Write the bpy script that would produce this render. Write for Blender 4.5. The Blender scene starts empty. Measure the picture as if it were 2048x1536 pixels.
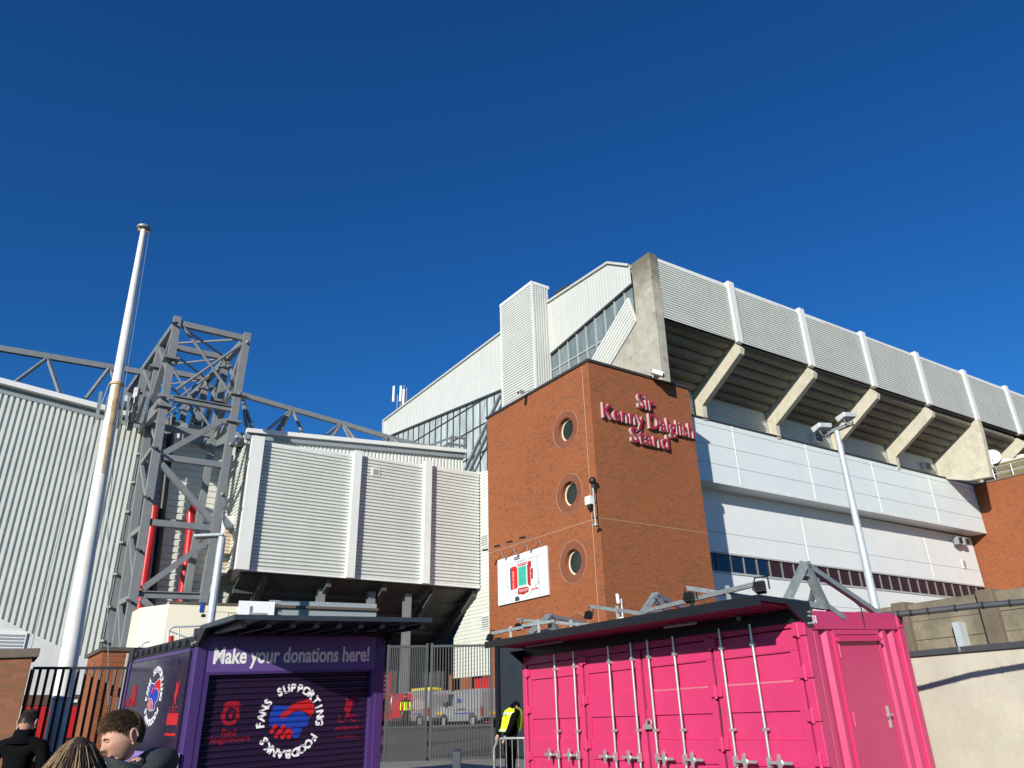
import bpy, bmesh, math, random
from mathutils import Vector as V, Matrix
rnd = random.Random(7)
sc = bpy.context.scene
col = sc.collection

# ---------------------------------------------------------------- camera, sky, sun, exposure
FPX, HY, SL, EYE = 1470.0, 1435.0, -0.0259, 1.7          # focal length and horizon of the photograph, in its pixels
_p1 = V((0, -(HY-768), -FPX)); _p2 = V((1000, -(HY-768)-SL*1000, -FPX))
_up = _p2.cross(_p1).normalized()
if _up.y < 0: _up = -_up
_fw = V((0, 0, -1)); _fw = (_fw-_up*_fw.dot(_up)).normalized()
ROT = Matrix((_fw.cross(_up), _fw, _up))                   # camera axes -> world axes
cam = bpy.data.cameras.new('camera')
cam.sensor_width = 36.0; cam.lens = 36.0*FPX/2048; cam.clip_start = .05; cam.clip_end = 3000
cam_o = bpy.data.objects.new('camera', cam); col.objects.link(cam_o)
cam_o.matrix_world = Matrix.Translation((0, 0, EYE)) @ ROT.to_4x4()
sc.camera = cam_o

SUN_AZ, SUN_EL = math.radians(-156.5), math.radians(18.5)    # clockwise from +y
world = bpy.data.worlds.new('World'); sc.world = world; world.use_nodes = True
wn = world.node_tree; bg = wn.nodes['Background']
sky = wn.nodes.new('ShaderNodeTexSky'); sky.sky_type = 'NISHITA'; sky.sun_disc = False
sky.sun_elevation = SUN_EL; sky.sun_rotation = SUN_AZ; sky.altitude = 60
sky.air_density = 1.0; sky.dust_density = 0.2; sky.ozone_density = 2.5
hs = wn.nodes.new('ShaderNodeHueSaturation'); hs.inputs['Saturation'].default_value = 1.22; hs.inputs['Value'].default_value = 1.0
wn.links.new(sky.outputs[0], hs.inputs['Color']); 
tint = wn.nodes.new('ShaderNodeMix'); tint.data_type = 'RGBA'; tint.blend_type = 'MULTIPLY'; tint.inputs[0].default_value = 1
tint.inputs[7].default_value = (.40, 1.03, 1.65, 1)            # the deep polarised blue of a clear winter sky
wn.links.new(hs.outputs[0], tint.inputs[6]); wn.links.new(tint.outputs[2], bg.inputs['Color'])
bg.inputs['Strength'].default_value = 0.060
sun = bpy.data.lights.new('sun', 'SUN'); sun.energy = 4.6; sun.angle = math.radians(.53); sun.color = (1, .955, .865)
sun_o = bpy.data.objects.new('sun', sun); col.objects.link(sun_o)
SUN = V((math.sin(SUN_AZ)*math.cos(SUN_EL), math.cos(SUN_AZ)*math.cos(SUN_EL), math.sin(SUN_EL)))
sun_o.rotation_euler = SUN.to_track_quat('Z', 'Y').to_euler(); sun_o.location = SUN*60
sc.view_settings.view_transform = 'Standard'; sc.view_settings.look = 'None'
sc.view_settings.exposure = 0.28; sc.view_settings.gamma = 1

# ---------------------------------------------------------------- helpers
Z = V((0, 0, 1))
def ray(x, y):
    return ROT @ V((x-1024, -(y-768), -FPX))
def hit(x, y, p, n):
    d = ray(x, y); o = V((0, 0, EYE)); return o+d*(n.dot(p-o)/n.dot(d))
def at_z(x, y, z):
    d = ray(x, y); return V((0, 0, EYE))+d*((z-EYE)/d.z)
def at_d(x, y, D):
    d = ray(x, y); return V((0, 0, EYE))+d*(D/math.hypot(d.x, d.y))

class Frame:
    """origin and three world vectors: a along, b depth (away), c up"""
    def __init__(s, o, ea, eb, ec=Z): s.o, s.a, s.b, s.c = V(o), V(ea), V(eb), V(ec); s.m = Matrix((s.a, s.b, s.c)).transposed().inverted()
    def __call__(s, a, b, c): return s.o+s.a*a+s.b*b+s.c*c
    def loc(s, p): return s.m @ (p-s.o)
    def at_b(s, x, y, b=0.0):                                  # photograph pixel -> (a, c) on the plane of constant depth b
        q = s.loc(hit(x, y, s(0, b, 0), s.a.cross(s.c))); return q.x, q.z
    def at_a(s, x, y, a=0.0):
        q = s.loc(hit(x, y, s(a, 0, 0), s.b.cross(s.c))); return q.y, q.z

class MB:
    def __init__(s): s.v = []; s.f = []
    def add(s, vs, fs):
        n = len(s.v); s.v += [V(p) for p in vs]; s.f += [[i+n for i in f] for f in fs]; return s
    def poly(s, pts): return s.add(pts, [list(range(len(pts)))])
    def hexa(s, p):                                             # 8 points: bottom ring, top ring
        return s.add(p, [(3, 2, 1, 0), (4, 5, 6, 7), (0, 1, 5, 4), (1, 2, 6, 5), (2, 3, 7, 6), (3, 0, 4, 7)])
    def box(s, fr, a0, a1, b0, b1, c0, c1):
        return s.hexa([fr(*q) for q in ((a0, b0, c0), (a1, b0, c0), (a1, b1, c0), (a0, b1, c0), (a0, b0, c1), (a1, b0, c1), (a1, b1, c1), (a0, b1, c1))])
    def prism(s, pts, vec):
        n = len(pts); vec = V(vec); pts = [V(p) for p in pts]
        return s.add(pts+[p+vec for p in pts], [list(range(n))[::-1], [i+n for i in range(n)]]+[(i, (i+1) % n, (i+1) % n+n, i+n) for i in range(n)])
    def bar(s, p, q, w, h=None, up=Z):
        p, q = V(p), V(q); h = w if h is None else h; d = (q-p).normalized()
        x = d.cross(up)
        if x.length < 1e-3: x = d.cross(V((1, 0, 0)))
        x.normalize(); y = x.cross(d).normalized(); x = x*w/2; y = y*h/2
        return s.hexa([p-x-y, p+x-y, p+x+y, p-x+y, q-x-y, q+x-y, q+x+y, q-x+y])
    def ibeam(s, p, q, w, h, t, up=Z):
        p, q = V(p), V(q); d = (q-p).normalized(); x = d.cross(up).normalized(); y = x.cross(d).normalized()
        s.bar(p, q, t, h-2*t, up)
        for k in (1, -1): s.bar(p+y*k*(h/2-t/2), q+y*k*(h/2-t/2), w, t, up)
        return s
    def tube(s, pts, r, seg=10, cap=True):
        pts = [V(p) for p in pts]; rs = r if isinstance(r, (list, tuple)) else [r]*len(pts)
        n0 = len(s.v); pv = None; fs = []; vs = []
        for i, p in enumerate(pts):
            t = (pts[min(i+1, len(pts)-1)]-pts[max(i-1, 0)]).normalized()
            if pv is None:
                x = t.cross(Z);  x = t.cross(V((1, 0, 0))) if x.length < 1e-3 else x
            else: x = pv-t*pv.dot(t)
            x.normalize(); pv = x; y = t.cross(x)
            for k in range(seg):
                a = 2*math.pi*k/seg; vs.append(p+(x*math.cos(a)+y*math.sin(a))*rs[i])
        for i in range(len(pts)-1):
            for k in range(seg):
                k2 = (k+1) % seg; fs.append((i*seg+k, i*seg+k2, (i+1)*seg+k2, (i+1)*seg+k))
        if cap: fs += [list(range(seg))[::-1], [(len(pts)-1)*seg+k for k in range(seg)]]
        return s.add(vs, fs)
    def lathe(s, o, ax, prof, seg=24, ex=None):                  # prof: (radius, height along ax)
        o, ax = V(o), V(ax).normalized(); x = V(ex) if ex else ax.cross(V((.3, .9, .2))); x = (x-ax*x.dot(ax)).normalized(); y = ax.cross(x)
        vs = [o+ax*h+(x*math.cos(2*math.pi*k/seg)+y*math.sin(2*math.pi*k/seg))*max(r, 1e-4) for r, h in prof for k in range(seg)]
        fs = [(i*seg+k, i*seg+(k+1) % seg, (i+1)*seg+(k+1) % seg, (i+1)*seg+k) for i in range(len(prof)-1) for k in range(seg)]
        fs += [list(range(seg))[::-1], [(len(prof)-1)*seg+k for k in range(seg)]]
        return s.add(vs, fs)
    def ball(s, o, rx, ry=None, rz=None, nu=16, nv=10):
        ry = rx if ry is None else ry; rz = rx if rz is None else rz; o = V(o)
        vs = [o+V((rx*math.sin(math.pi*j/nv)*math.cos(2*math.pi*i/nu), ry*math.sin(math.pi*j/nv)*math.sin(2*math.pi*i/nu), rz*math.cos(math.pi*j/nv))) for j in range(nv+1) for i in range(nu)]
        fs = [(j*nu+i, (j+1)*nu+i, (j+1)*nu+(i+1) % nu, j*nu+(i+1) % nu) for j in range(nv) for i in range(nu)]
        return s.add(vs, fs)
    def build(s, name, mat, parent=None, smooth=False, bevel=0, fix=True):
        off = V((0, 0, 0)); q = parent
        while q is not None: off = off+q.location; q = q.parent
        me = bpy.data.meshes.new(name); me.from_pydata([p-off for p in s.v], [], s.f); me.validate()
        bm = bmesh.new(); bm.from_mesh(me); bmesh.ops.remove_doubles(bm, verts=bm.verts, dist=1e-5)
        if fix: bmesh.ops.recalc_face_normals(bm, faces=bm.faces)
        bm.to_mesh(me); bm.free()
        if smooth:
            me.polygons.foreach_set('use_smooth', [True]*len(me.polygons)); me.set_sharp_from_angle(angle=math.radians(42))
        ob = bpy.data.objects.new(name, me); col.objects.link(ob)
        for m in (mat if isinstance(mat, (list, tuple)) else [mat]): me.materials.append(m)
        ob.parent = parent
        if bevel:
            bv = ob.modifiers.new('bevel', 'BEVEL'); bv.width = bevel; bv.segments = 2; bv.limit_method = 'ANGLE'
        return ob

def tag(o, label, cat, group=None):
    o['label'] = label; o['category'] = cat
    if group: o['group'] = group
    return o
def thing(name, label, cat, loc, group=None):
    o = bpy.data.objects.new(name, None); o.empty_display_size = .2; col.objects.link(o); o.location = V(loc)
    return tag(o, label, cat, group)
def struct(o): o['kind'] = 'structure'; return o
def copy_tree(o, parent=None):
    c = o.copy(); col.objects.link(c); c.parent = parent
    for ch in list(o.children): copy_tree(ch, c)
    return c

def ribs(mb, fr, b, poly, along, pitch, depth, shape=((0, 0), (.10, 1), (.62, 1), (.72, 0), (1, 0)), start=None):
    """a ribbed metal sheet: poly in (a, c); ribs run along 'a' or 'c'; ribs stand out towards -b"""
    ci, li = (1, 0) if along == 'a' else (0, 1)
    lo = min(p[ci] for p in poly); hi = max(p[ci] for p in poly); s0 = lo if start is None else start
    def prof(c):
        t = ((c-s0)/pitch) % 1.0
        for (t0, d0), (t1, d1) in zip(shape, shape[1:]):
            if t0 <= t <= t1: return d0+(d1-d0)*(t-t0)/max(t1-t0, 1e-9)
        return 0
    cs = {round(lo+1e-5, 5), round(hi-1e-5, 5)}
    k = math.floor((lo-s0)/pitch)-1
    while s0+k*pitch < hi:
        for t, _ in shape[:-1]:
            c = s0+(k+t)*pitch
            if lo < c < hi: cs.add(round(c, 5))
        k += 1
    for p in poly:
        if lo < p[ci] < hi: cs.add(round(p[ci], 5))
    rows = []
    for c in sorted(cs):
        xs = []
        for p, q in zip(poly, poly[1:]+poly[:1]):
            if (p[ci]-c)*(q[ci]-c) <= 0 and abs(p[ci]-q[ci]) > 1e-9:
                xs.append(p[li]+(q[li]-p[li])*(c-p[ci])/(q[ci]-p[ci]))
        if len(xs) < 2: continue
        d = -prof(c)*depth
        pts = [fr(x, b+d, c) if along == 'a' else fr(c, b+d, x) for x in (min(xs), max(xs))]
        rows.append(pts)
    vs = [p for r in rows for p in r]
    mb.add(vs, [(2*i, 2*i+1, 2*i+3, 2*i+2) for i in range(len(rows)-1)])
    return mb

# ---------------------------------------------------------------- materials
MATS = {}
def _mat(name):
    m = bpy.data.materials.new(name); m.use_nodes = True; MATS[name] = m
    nt = m.node_tree; return m, nt, nt.nodes['Principled BSDF']
def N(nt, t, **kw):
    n = nt.nodes.new(t)
    for k, v in kw.items():
        if k in n.inputs: n.inputs[k].default_value = v
        else: setattr(n, k, v)
    return n
def mixc(nt, fac, a, b, mode='MIX'):
    n = nt.nodes.new('ShaderNodeMix'); n.data_type = 'RGBA'; n.blend_type = mode
    for i, v in ((0, fac), (6, a), (7, b)):
        if hasattr(v, 'links'): nt.links.new(v, n.inputs[i])
        else: n.inputs[i].default_value = v if i == 0 else (*v[:3], 1)
    return n.outputs[2]
def ramp(nt, src, p0, p1):
    n = nt.nodes.new('ShaderNodeMapRange'); n.inputs[1].default_value = p0; n.inputs[2].default_value = p1
    nt.links.new(src, n.inputs[0]); return n.outputs[0]
def pos(nt, scale=(1, 1, 1)):
    g = nt.nodes.new('ShaderNodeNewGeometry'); mp = nt.nodes.new('ShaderNodeMapping'); mp.inputs['Scale'].default_value = scale
    nt.links.new(g.outputs['Position'], mp.inputs['Vector']); return mp.outputs[0]
def noise(nt, scale, detail=5, rough=.6, vec=None, sc3=(1, 1, 1)):
    n = N(nt, 'ShaderNodeTexNoise', Scale=scale, Detail=detail, Roughness=rough)
    nt.links.new(vec if vec else pos(nt, sc3), n.inputs['Vector']); return n.outputs['Fac']
def bump(nt, b, src, strength, dist=.02):
    n = N(nt, 'ShaderNodeBump', Strength=strength, Distance=dist); nt.links.new(src, n.inputs['Height']); nt.links.new(n.outputs[0], b.inputs['Normal'])
def mat(name, c, rough=.5, metal=0, var=.12, vs=3.0, dirt=None, streak=0, bmp=0, bs=40, spec=.5, coat=0):
    """plain coloured surface with soft mottling, optional dirt colour and vertical rain streaks"""
    m, nt, b = _mat(name)
    n1 = noise(nt, vs, 6, .65)
    dark = tuple(x*(1-var) for x in c); lite = tuple(min(1, x*(1+var*.5)) for x in c)
    cc = mixc(nt, ramp(nt, n1, .3, .7), dark, lite)
    if dirt:
        n2 = noise(nt, .9, 7, .7)
        cc = mixc(nt, ramp(nt, n2, .52, .78), cc, dirt)
    if streak:
        n3 = noise(nt, 1.0, 4, .6, sc3=(5, 5, .22))
        f = ramp(nt, n3, .5, .8); mm = nt.nodes.new('ShaderNodeMath'); mm.operation = 'MULTIPLY'; mm.inputs[1].default_value = streak
        nt.links.new(f, mm.inputs[0]); cc = mixc(nt, mm.outputs[0], cc, tuple(x*.45 for x in c))
    nt.links.new(cc, b.inputs['Base Color'])
    n4 = noise(nt, vs*2.3, 4); r = nt.nodes.new('ShaderNodeMapRange'); r.inputs[3].default_value = max(.02, rough-.1); r.inputs[4].default_value = min(1, rough+.1)
    nt.links.new(n4, r.inputs[0]); nt.links.new(r.outputs[0], b.inputs['Roughness'])
    b.inputs['Metallic'].default_value = metal; b.inputs['Specular IOR Level'].default_value = spec; b.inputs['Coat Weight'].default_value = coat
    if bmp: bump(nt, b, noise(nt, bs, 5), bmp)
    return m
def brick(name, c1, c2, mortar, L=.225, H=.075, ms=.008, patch=(.15, .085, .045), dk=.55):
    m, nt, b = _mat(name)
    g = nt.nodes.new('ShaderNodeNewGeometry')
    cr = nt.nodes.new('ShaderNodeVectorMath'); cr.operation = 'CROSS_PRODUCT'; cr.inputs[0].default_value = (0, 0, 1); nt.links.new(g.outputs['True Normal'], cr.inputs[1])
    dt = nt.nodes.new('ShaderNodeVectorMath'); dt.operation = 'DOT_PRODUCT'; nt.links.new(cr.outputs[0], dt.inputs[0]); nt.links.new(g.outputs['Position'], dt.inputs[1])
    sp = nt.nodes.new('ShaderNodeSeparateXYZ'); nt.links.new(g.outputs['Position'], sp.inputs[0])
    cb = nt.nodes.new('ShaderNodeCombineXYZ'); nt.links.new(dt.outputs['Value'], cb.inputs[0]); nt.links.new(sp.outputs['Z'], cb.inputs[1])
    bt = nt.nodes.new('ShaderNodeTexBrick'); bt.offset = .5
    for k, v in (('Scale', 1), ('Mortar Size', ms), ('Brick Width', L), ('Row Height', H), ('Bias', -.1), ('Mortar Smooth', .2)): bt.inputs[k].default_value = v
    bt.inputs['Color1'].default_value = (*c1, 1); bt.inputs['Color2'].default_value = (*c2, 1); bt.inputs['Mortar'].default_value = (*mortar, 1)
    nt.links.new(cb.outputs[0], bt.inputs['Vector'])
    # single darker bricks that cluster in loose patches
    bt2 = nt.nodes.new('ShaderNodeTexBrick'); bt2.offset = .5
    for k, v in (('Scale', 1), ('Mortar Size', 0), ('Brick Width', L), ('Row Height', H), ('Bias', 0)): bt2.inputs[k].default_value = v
    bt2.inputs['Color1'].default_value = (0, 0, 0, 1); bt2.inputs['Color2'].default_value = (1, 1, 1, 1)
    nt.links.new(cb.outputs[0], bt2.inputs['Vector'])
    n1 = noise(nt, .55, 5, .6)
    ad = nt.nodes.new('ShaderNodeMath'); ad.operation = 'ADD'; nt.links.new(bt2.outputs['Color'], ad.inputs[0]); nt.links.new(n1, ad.inputs[1])
    mk = ramp(nt, ad.outputs[0], 1.27, 1.42)
    mu = nt.nodes.new('ShaderNodeMath'); mu.operation = 'MULTIPLY'; mu.inputs[1].default_value = dk; nt.links.new(mk, mu.inputs[0])
    cc = mixc(nt, mu.outputs[0], bt.outputs['Color'], patch)
    n2 = noise(nt, .18, 5, .6)
    cc = mixc(nt, ramp(nt, n2, .25, .8), cc, mixc(nt, 1.0, cc, (.86, .82, .8), 'MULTIPLY'))
    nt.links.new(cc, b.inputs['Base Color']); b.inputs['Roughness'].default_value = .85; b.inputs['Specular IOR Level'].default_value = .25
    iv = nt.nodes.new('ShaderNodeMath'); iv.operation = 'SUBTRACT'; iv.inputs[0].default_value = 1; nt.links.new(bt.outputs['Fac'], iv.inputs[1])
    bump(nt, b, iv.outputs[0], .5, .008)
    return m
def glass(name, c, rough=.05, metal=0.0, spec=.8, var=.3, vs=1.2):
    m, nt, b = _mat(name)
    cc = mixc(nt, ramp(nt, noise(nt, vs, 3, sc3=(1, 1, .35)), .3, .7), tuple(x*(1-var) for x in c), tuple(min(1, x*(1+var)) for x in c))
    nt.links.new(cc, b.inputs['Base Color']); b.inputs['Roughness'].default_value = rough; b.inputs['Metallic'].default_value = metal
    b.inputs['Specular IOR Level'].default_value = spec
    bump(nt, b, noise(nt, .7, 2), .06, .05)
    return m
M = {}
M['clad'] = mat('ribbed_cladding', (.68, .69, .63), .42, var=.07, vs=.6, streak=.10)
M['clad_trim'] = mat('cladding_trim', (.76, .76, .71), .45, var=.05, vs=.8, streak=.08)
M['gable'] = mat('gable_cladding', (.53, .54, .50), .5, var=.05, vs=.7, streak=.16)
M['panel'] = mat('smooth_panel', (.70, .76, .75), .45, var=.04, vs=.5, streak=.06)
M['panel_low'] = mat('lower_panel', (.75, .77, .75), .5, var=.05, vs=.5, streak=.08)
M['joint'] = mat('panel_joint', (.30, .32, .33), .7)
M['joint_lite'] = mat('joint_strip', (.72, .74, .73), .5)
M['brick'] = brick('tower_brick', (.335, .098, .034), (.275, .072, .022), (.31, .155, .085))
M['brick_old'] = brick('pier_brick', (.215, .088, .044), (.155, .060, .030), (.17, .10, .065), ms=.006)
M['brick_ring'] = mat('soldier_brick', (.25, .080, .042), .85, var=.35, vs=9)
M['ring_edge'] = mat('pale_brick_edge', (.46, .30, .20), .8)
M['coping'] = mat('dark_coping', (.045, .037, .033), .6)
M['concrete'] = mat('weathered_concrete', (.44, .41, .33), .9, var=.22, vs=1.3, dirt=(.20, .18, .14), streak=.45, bmp=.25, bs=14)
_m = M['concrete']; _nt = _m.node_tree; _b = _nt.nodes['Principled BSDF']; _src = _b.inputs['Base Color'].links[0].from_socket
_g = _nt.nodes.new('ShaderNodeNewGeometry'); _sp = _nt.nodes.new('ShaderNodeSeparateXYZ'); _nt.links.new(_g.outputs['Position'], _sp.inputs[0])
_ad = _nt.nodes.new('ShaderNodeMath'); _ad.operation = 'MULTIPLY_ADD'; _ad.inputs[1].default_value = .16; _nt.links.new(_sp.outputs['Z'], _ad.inputs[0]); _nt.links.new(noise(_nt, .8, 8, .7), _ad.inputs[2])
_nt.links.new(mixc(_nt, ramp(_nt, _ad.outputs[0], 4.72, 5.15), _src, (.155, .135, .10)), _b.inputs['Base Color'])     # lichen and soot on the top of the fin
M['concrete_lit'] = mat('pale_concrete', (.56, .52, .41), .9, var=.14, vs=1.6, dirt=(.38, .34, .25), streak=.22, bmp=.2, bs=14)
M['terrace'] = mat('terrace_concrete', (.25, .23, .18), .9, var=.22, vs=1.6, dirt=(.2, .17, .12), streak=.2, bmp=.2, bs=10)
M['steel'] = mat('grey_painted_steel', (.205, .215, .215), .45, var=.14, vs=2)
M['galv'] = mat('galvanised_steel', (.31, .34, .335), .45, metal=.25, var=.35, vs=12)
M['gate'] = mat('gate_paint', (.055, .057, .055), .5)
M['galv_pole'] = mat('galvanised_pole', (.55, .60, .60), .4, metal=.2, var=.15, vs=4)
M['black'] = mat('black_metal', (.012, .012, .014), .45, var=.3)
M['black_rail'] = mat('black_railing', (.018, .014, .016), .5)
M['charcoal'] = mat('charcoal_metal', (.035, .045, .055), .4, var=.15)
M['white_pole'] = mat('white_pole_paint', (.80, .78, .72), .35, var=.10, vs=4, dirt=(.62, .58, .5), streak=.15)
M['rust'] = mat('rusty_paint', (.60, .42, .22), .7, var=.35, vs=6)
M['red'] = mat('red_paint', (.55, .018, .02), .3, var=.10, vs=3)
M['red_letter'] = mat('red_letter_face', (.40, .020, .045), .35, var=.05)
M['letter_side'] = mat('letter_return', (.50, .43, .41), .5)
M['glz'] = glass('grey_glazing', (.16, .20, .20), .12, spec=.7)
M['glz_lite'] = glass('pale_glazing', (.42, .47, .46), .2, spec=.6)
M['mullion'] = mat('dark_mullion', (.05, .055, .055), .5)
M['mullion_lite'] = mat('grey_mullion', (.42, .44, .43), .5)
M['mullion_mid'] = mat('bronze_mullion', (.20, .20, .19), .5)
M['navy'] = glass('dark_window', (.004, .010, .028), .04, spec=.7, var=.2)
M['port'] = glass('porthole_glass', (.022, .032, .028), .25, spec=.25)
M['cream'] = mat('cream_render', (.74, .68, .52), .6, var=.04, vs=1)
M['white'] = mat('white_paint', (.78, .79, .78), .4, var=.03)
M['grey_beam'] = mat('grey_beam', (.27, .30, .31), .45, var=.06)
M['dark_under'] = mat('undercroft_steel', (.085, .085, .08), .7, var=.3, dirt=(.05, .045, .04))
M['asphalt'] = mat('asphalt', (.06, .06, .06), .9, var=.35, vs=2, bmp=.4, bs=60)
M['paving'] = mat('paving', (.28, .26, .22), .9, var=.25, vs=2, bmp=.3, bs=30)
M['precast'] = mat('precast_concrete', (.25, .215, .145), .95, var=.38, vs=3, dirt=(.11, .09, .06), streak=.5, bmp=.5, bs=18)
M['precast_post'] = mat('concrete_post', (.17, .135, .095), .95, var=.2, vs=3, streak=.3, bmp=.3, bs=18)
M['render'] = mat('rendered_wall', (.55, .51, .41), .9, var=.16, vs=1.4, dirt=(.44, .40, .31), streak=.26, bmp=.35, bs=9)
M['plinth'] = mat('painted_plinth', (.62, .62, .61), .7, var=.10, vs=.8, dirt=(.45, .44, .42))
M['flash'] = mat('lead_flashing', (.06, .065, .07), .6, var=.2)
M['purple'] = mat('purple_paint', (.060, .028, .135), .35, var=.05)
M['purple_sign'] = mat('purple_sign', (.115, .066, .245), .35, var=.03)
M['purple_dark'] = mat('purple_shutter', (.020, .008, .030), .35, var=.12)
M['purple_panel'] = mat('purple_panel', (.016, .013, .042), .16, var=.12, spec=.6)
M['pink'] = mat('pink_paint', (.62, .042, .150), .42, var=.05, vs=2, dirt=(.58, .05, .145))
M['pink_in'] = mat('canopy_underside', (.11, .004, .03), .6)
M['chrome'] = mat('zinc_rod', (.62, .62, .58), .32, metal=.6, var=.12, vs=8)
M['logo_white'] = mat('white_print', (.80, .80, .80), .5, var=.02)
M['logo_red'] = mat('red_print', (.50, .012, .016), .5, var=.03)
M['logo_red_dim'] = mat('crimson_print', (.30, .006, .018), .5, var=.05)
M['logo_blue'] = mat('blue_print', (.010, .045, .34), .5, var=.03)
M['teal'] = mat('teal_print', (.03, .42, .30), .5, var=.03)
M['map_red'] = mat('map_red', (.42, .012, .018), .5); M['map_red2'] = mat('map_scarlet', (.62, .015, .015), .5)
M['map_grey'] = mat('map_grey', (.52, .55, .56), .5); M['map_dark'] = mat('map_dark', (.05, .05, .07), .5); M['board'] = mat('board_white', (.70, .76, .78), .4, var=.03)
M['rubber'] = mat('rubber', (.015, .015, .015), .8)
M['silver'] = mat('silver_car_paint', (.36, .37, .38), .3, metal=.4, var=.04, coat=.4)
M['carglass'] = glass('car_glass', (.01, .012, .015), .05)
M['tail'] = mat('tail_lamp', (.35, .01, .01), .2)
M['plate_y'] = mat('yellow_plate', (.75, .45, .02), .5)
M['yellow'] = mat('yellow_plastic', (.75, .60, .02), .5)
M['hivis'] = mat('hivis_fabric', (.72, .92, .02), .7, var=.08, vs=12)
M['reflect'] = mat('silver_tape', (.55, .58, .58), .4)
M['cloth_black'] = mat('black_cloth', (.0045, .0045, .005), .95, var=.3, vs=10, spec=.1)
M['skin'] = mat('skin', (.60, .33, .235), .5, var=.10, vs=18, bmp=.06, bs=300, spec=.35)
M['lamp_glass'] = glass('lamp_glass', (.55, .60, .60), .15)
M['dish'] = mat('dish_white', (.72, .72, .70), .5)
M['ac_grille'] = mat('ac_grille', (.33, .28, .15), .6, var=.2)
M['ac_body'] = mat('ac_body', (.70, .68, .58), .5)

# ---------------------------------------------------------------- building frames (all metres)
TC = at_z(1176, 722.9, 20.7); TL = at_z(974.6, 838.1, 20.7); TR = at_z(1376.3, 778.7, 20.7)
UA = (TR-TC).normalized(); UB = (TL-TC).normalized()
NA = V((UA.y, -UA.x, 0)); NB = V((UB.y, -UB.x, 0)); NB = -NB if NB.y > 0 else NB
O2 = V((TC.x, TC.y, 0))
FA = Frame(O2, UA, -NA)          # a: along the long facade, b: behind the brick tower's right face, c: height
FB = Frame(O2, UB, -NB)          # a: along the gable side, b: behind the tower's left face
def gz(x, y): return .03*max(0, y) if y < 60 else 1.8
# ---------------------------------------------------------------- ground
b = MB(); xs = [-900, -60, -20, -8, 0, 8, 20, 60, 900]; ys = [-600, -40, 0, 10, 20, 30, 45, 60, 200, 1200]
b.add([V((x, y, gz(x, y) if y > 0 else 0)) for y in ys for x in xs], [(j*9+i, j*9+i+1, (j+1)*9+i+1, (j+1)*9+i) for j in range(len(ys)-1) for i in range(8)])
struct(b.build('ground', M['asphalt']))
b = MB()
PV = [(-4.2, 17.5), (3.2, 17.5), (3.2, 21.4), (-4.2, 21.2)]
b.prism([V((x, y, gz(x, y)-.02)) for x, y in PV], (0, 0, .12))
struct(b.build('pavement', M['paving'], bevel=.01))

# ---------------------------------------------------------------- brick tower
ZT = 20.7
tw = thing('brick_tower', 'tall square red brick stair tower with round windows at the corner of the stand', 'tower', FB(0, 0, 0)+Z*1)
LB, LA = 10.78, 8.17
WIN = [(2.40, 17.2), (2.40, 13.28), (2.40, 9.41), (2.40, 5.55)]; WR = .70
bm = bmesh.new()
def loop(pts):
    vs = [bm.verts.new(p) for p in pts]; return [bm.edges.new((vs[i], vs[(i+1) % len(vs)])) for i in range(len(vs))]
eds = loop([FB(0, 0, .6), FB(LB, 0, .6), FB(LB, 0, ZT), FB(0, 0, ZT)])
SEG = 40
for a, c in WIN: eds += loop([FB(a+WR*math.cos(2*math.pi*k/SEG), 0, c+WR*math.sin(2*math.pi*k/SEG)) for k in range(SEG)])
bmesh.ops.triangle_fill(bm, edges=eds, use_beauty=True, normal=NB)
mb = MB(); bm.verts.index_update(); mb.add([v.co.copy() for v in bm.verts], [[v.index for v in f.verts] for f in bm.faces]); bm.free()
for a, c in WIN:                                               # reveals of the round openings
    n = len(mb.v); r0 = [FB(a+WR*math.cos(2*math.pi*k/SEG), 0, c+WR*math.sin(2*math.pi*k/SEG)) for k in range(SEG)]
    mb.add(r0+[p-NB*.38 for p in r0], [(k, (k+1) % SEG, (k+1) % SEG+SEG, k+SEG) for k in range(SEG)])
dA = FA(LA, 0, 0)-O2; dB = FB(LB, 0, 0)-O2
c0, c1, c2, c3 = O2, O2+dA, O2+dA+dB, O2+dB
def zz(p, z): return V((p.x, p.y, z))
for p, q in ((c0, c1), (c1, c2), (c2, c3)): mb.poly([zz(p, .6), zz(q, .6), zz(q, ZT), zz(p, ZT)])
mb.poly([zz(p, ZT) for p in (c0, c1, c2, c3)])
mb.build('wall', M['brick'], tw)
mb = MB(); FT = Frame(O2, dA.normalized(), dB.normalized())
for a0, a1, b0, b1 in ((-.09, LA+.09, -.09, .22), (-.09, LA+.09, LB-.22, LB+.09), (-.09, .22, .22, LB-.22), (LA-.22, LA+.09, .22, LB-.22)): mb.box(FT, a0, a1, b0, b1, ZT, ZT+.16)
mb.build('coping', M['coping'], tw)
for a, c in WIN:
    mb = MB(); R0, R1 = .73, 1.13
    for k in range(44):
        t0 = 2*math.pi*(k+.06)/44; t1 = 2*math.pi*(k+.94)/44
        pts = [FB(a+r*math.cos(t), .012, c+r*math.sin(t)) for r, t in ((R0, t0), (R1, t0), (R1, t1), (R0, t1))]
        mb.prism(pts, NB*.035)
    rg = mb.build('brick_ring', M['brick_ring'], tw)
    mb = MB(); mb.tube([FB(a+1.15*math.cos(2*math.pi*k/36), -.02, c+1.15*math.sin(2*math.pi*k/36)) for k in range(37)], .014, 6, cap=False)
    mb.build('trim', M['ring_edge'], rg)
    mb = MB(); mb.lathe(FB(a, .34, c), NB, [(WR*.99, 0), (WR*.99, .08), (WR*.86, .08), (WR*.86, 0)], 40); wf = mb.build('window', M['cream'], tw, smooth=True)
    mb = MB(); mb.lathe(FB(a, .30, c), NB, [(WR*.87, -.02), (WR*.87, .0)], 40); mb.build('pane', M['port'], wf)
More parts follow.
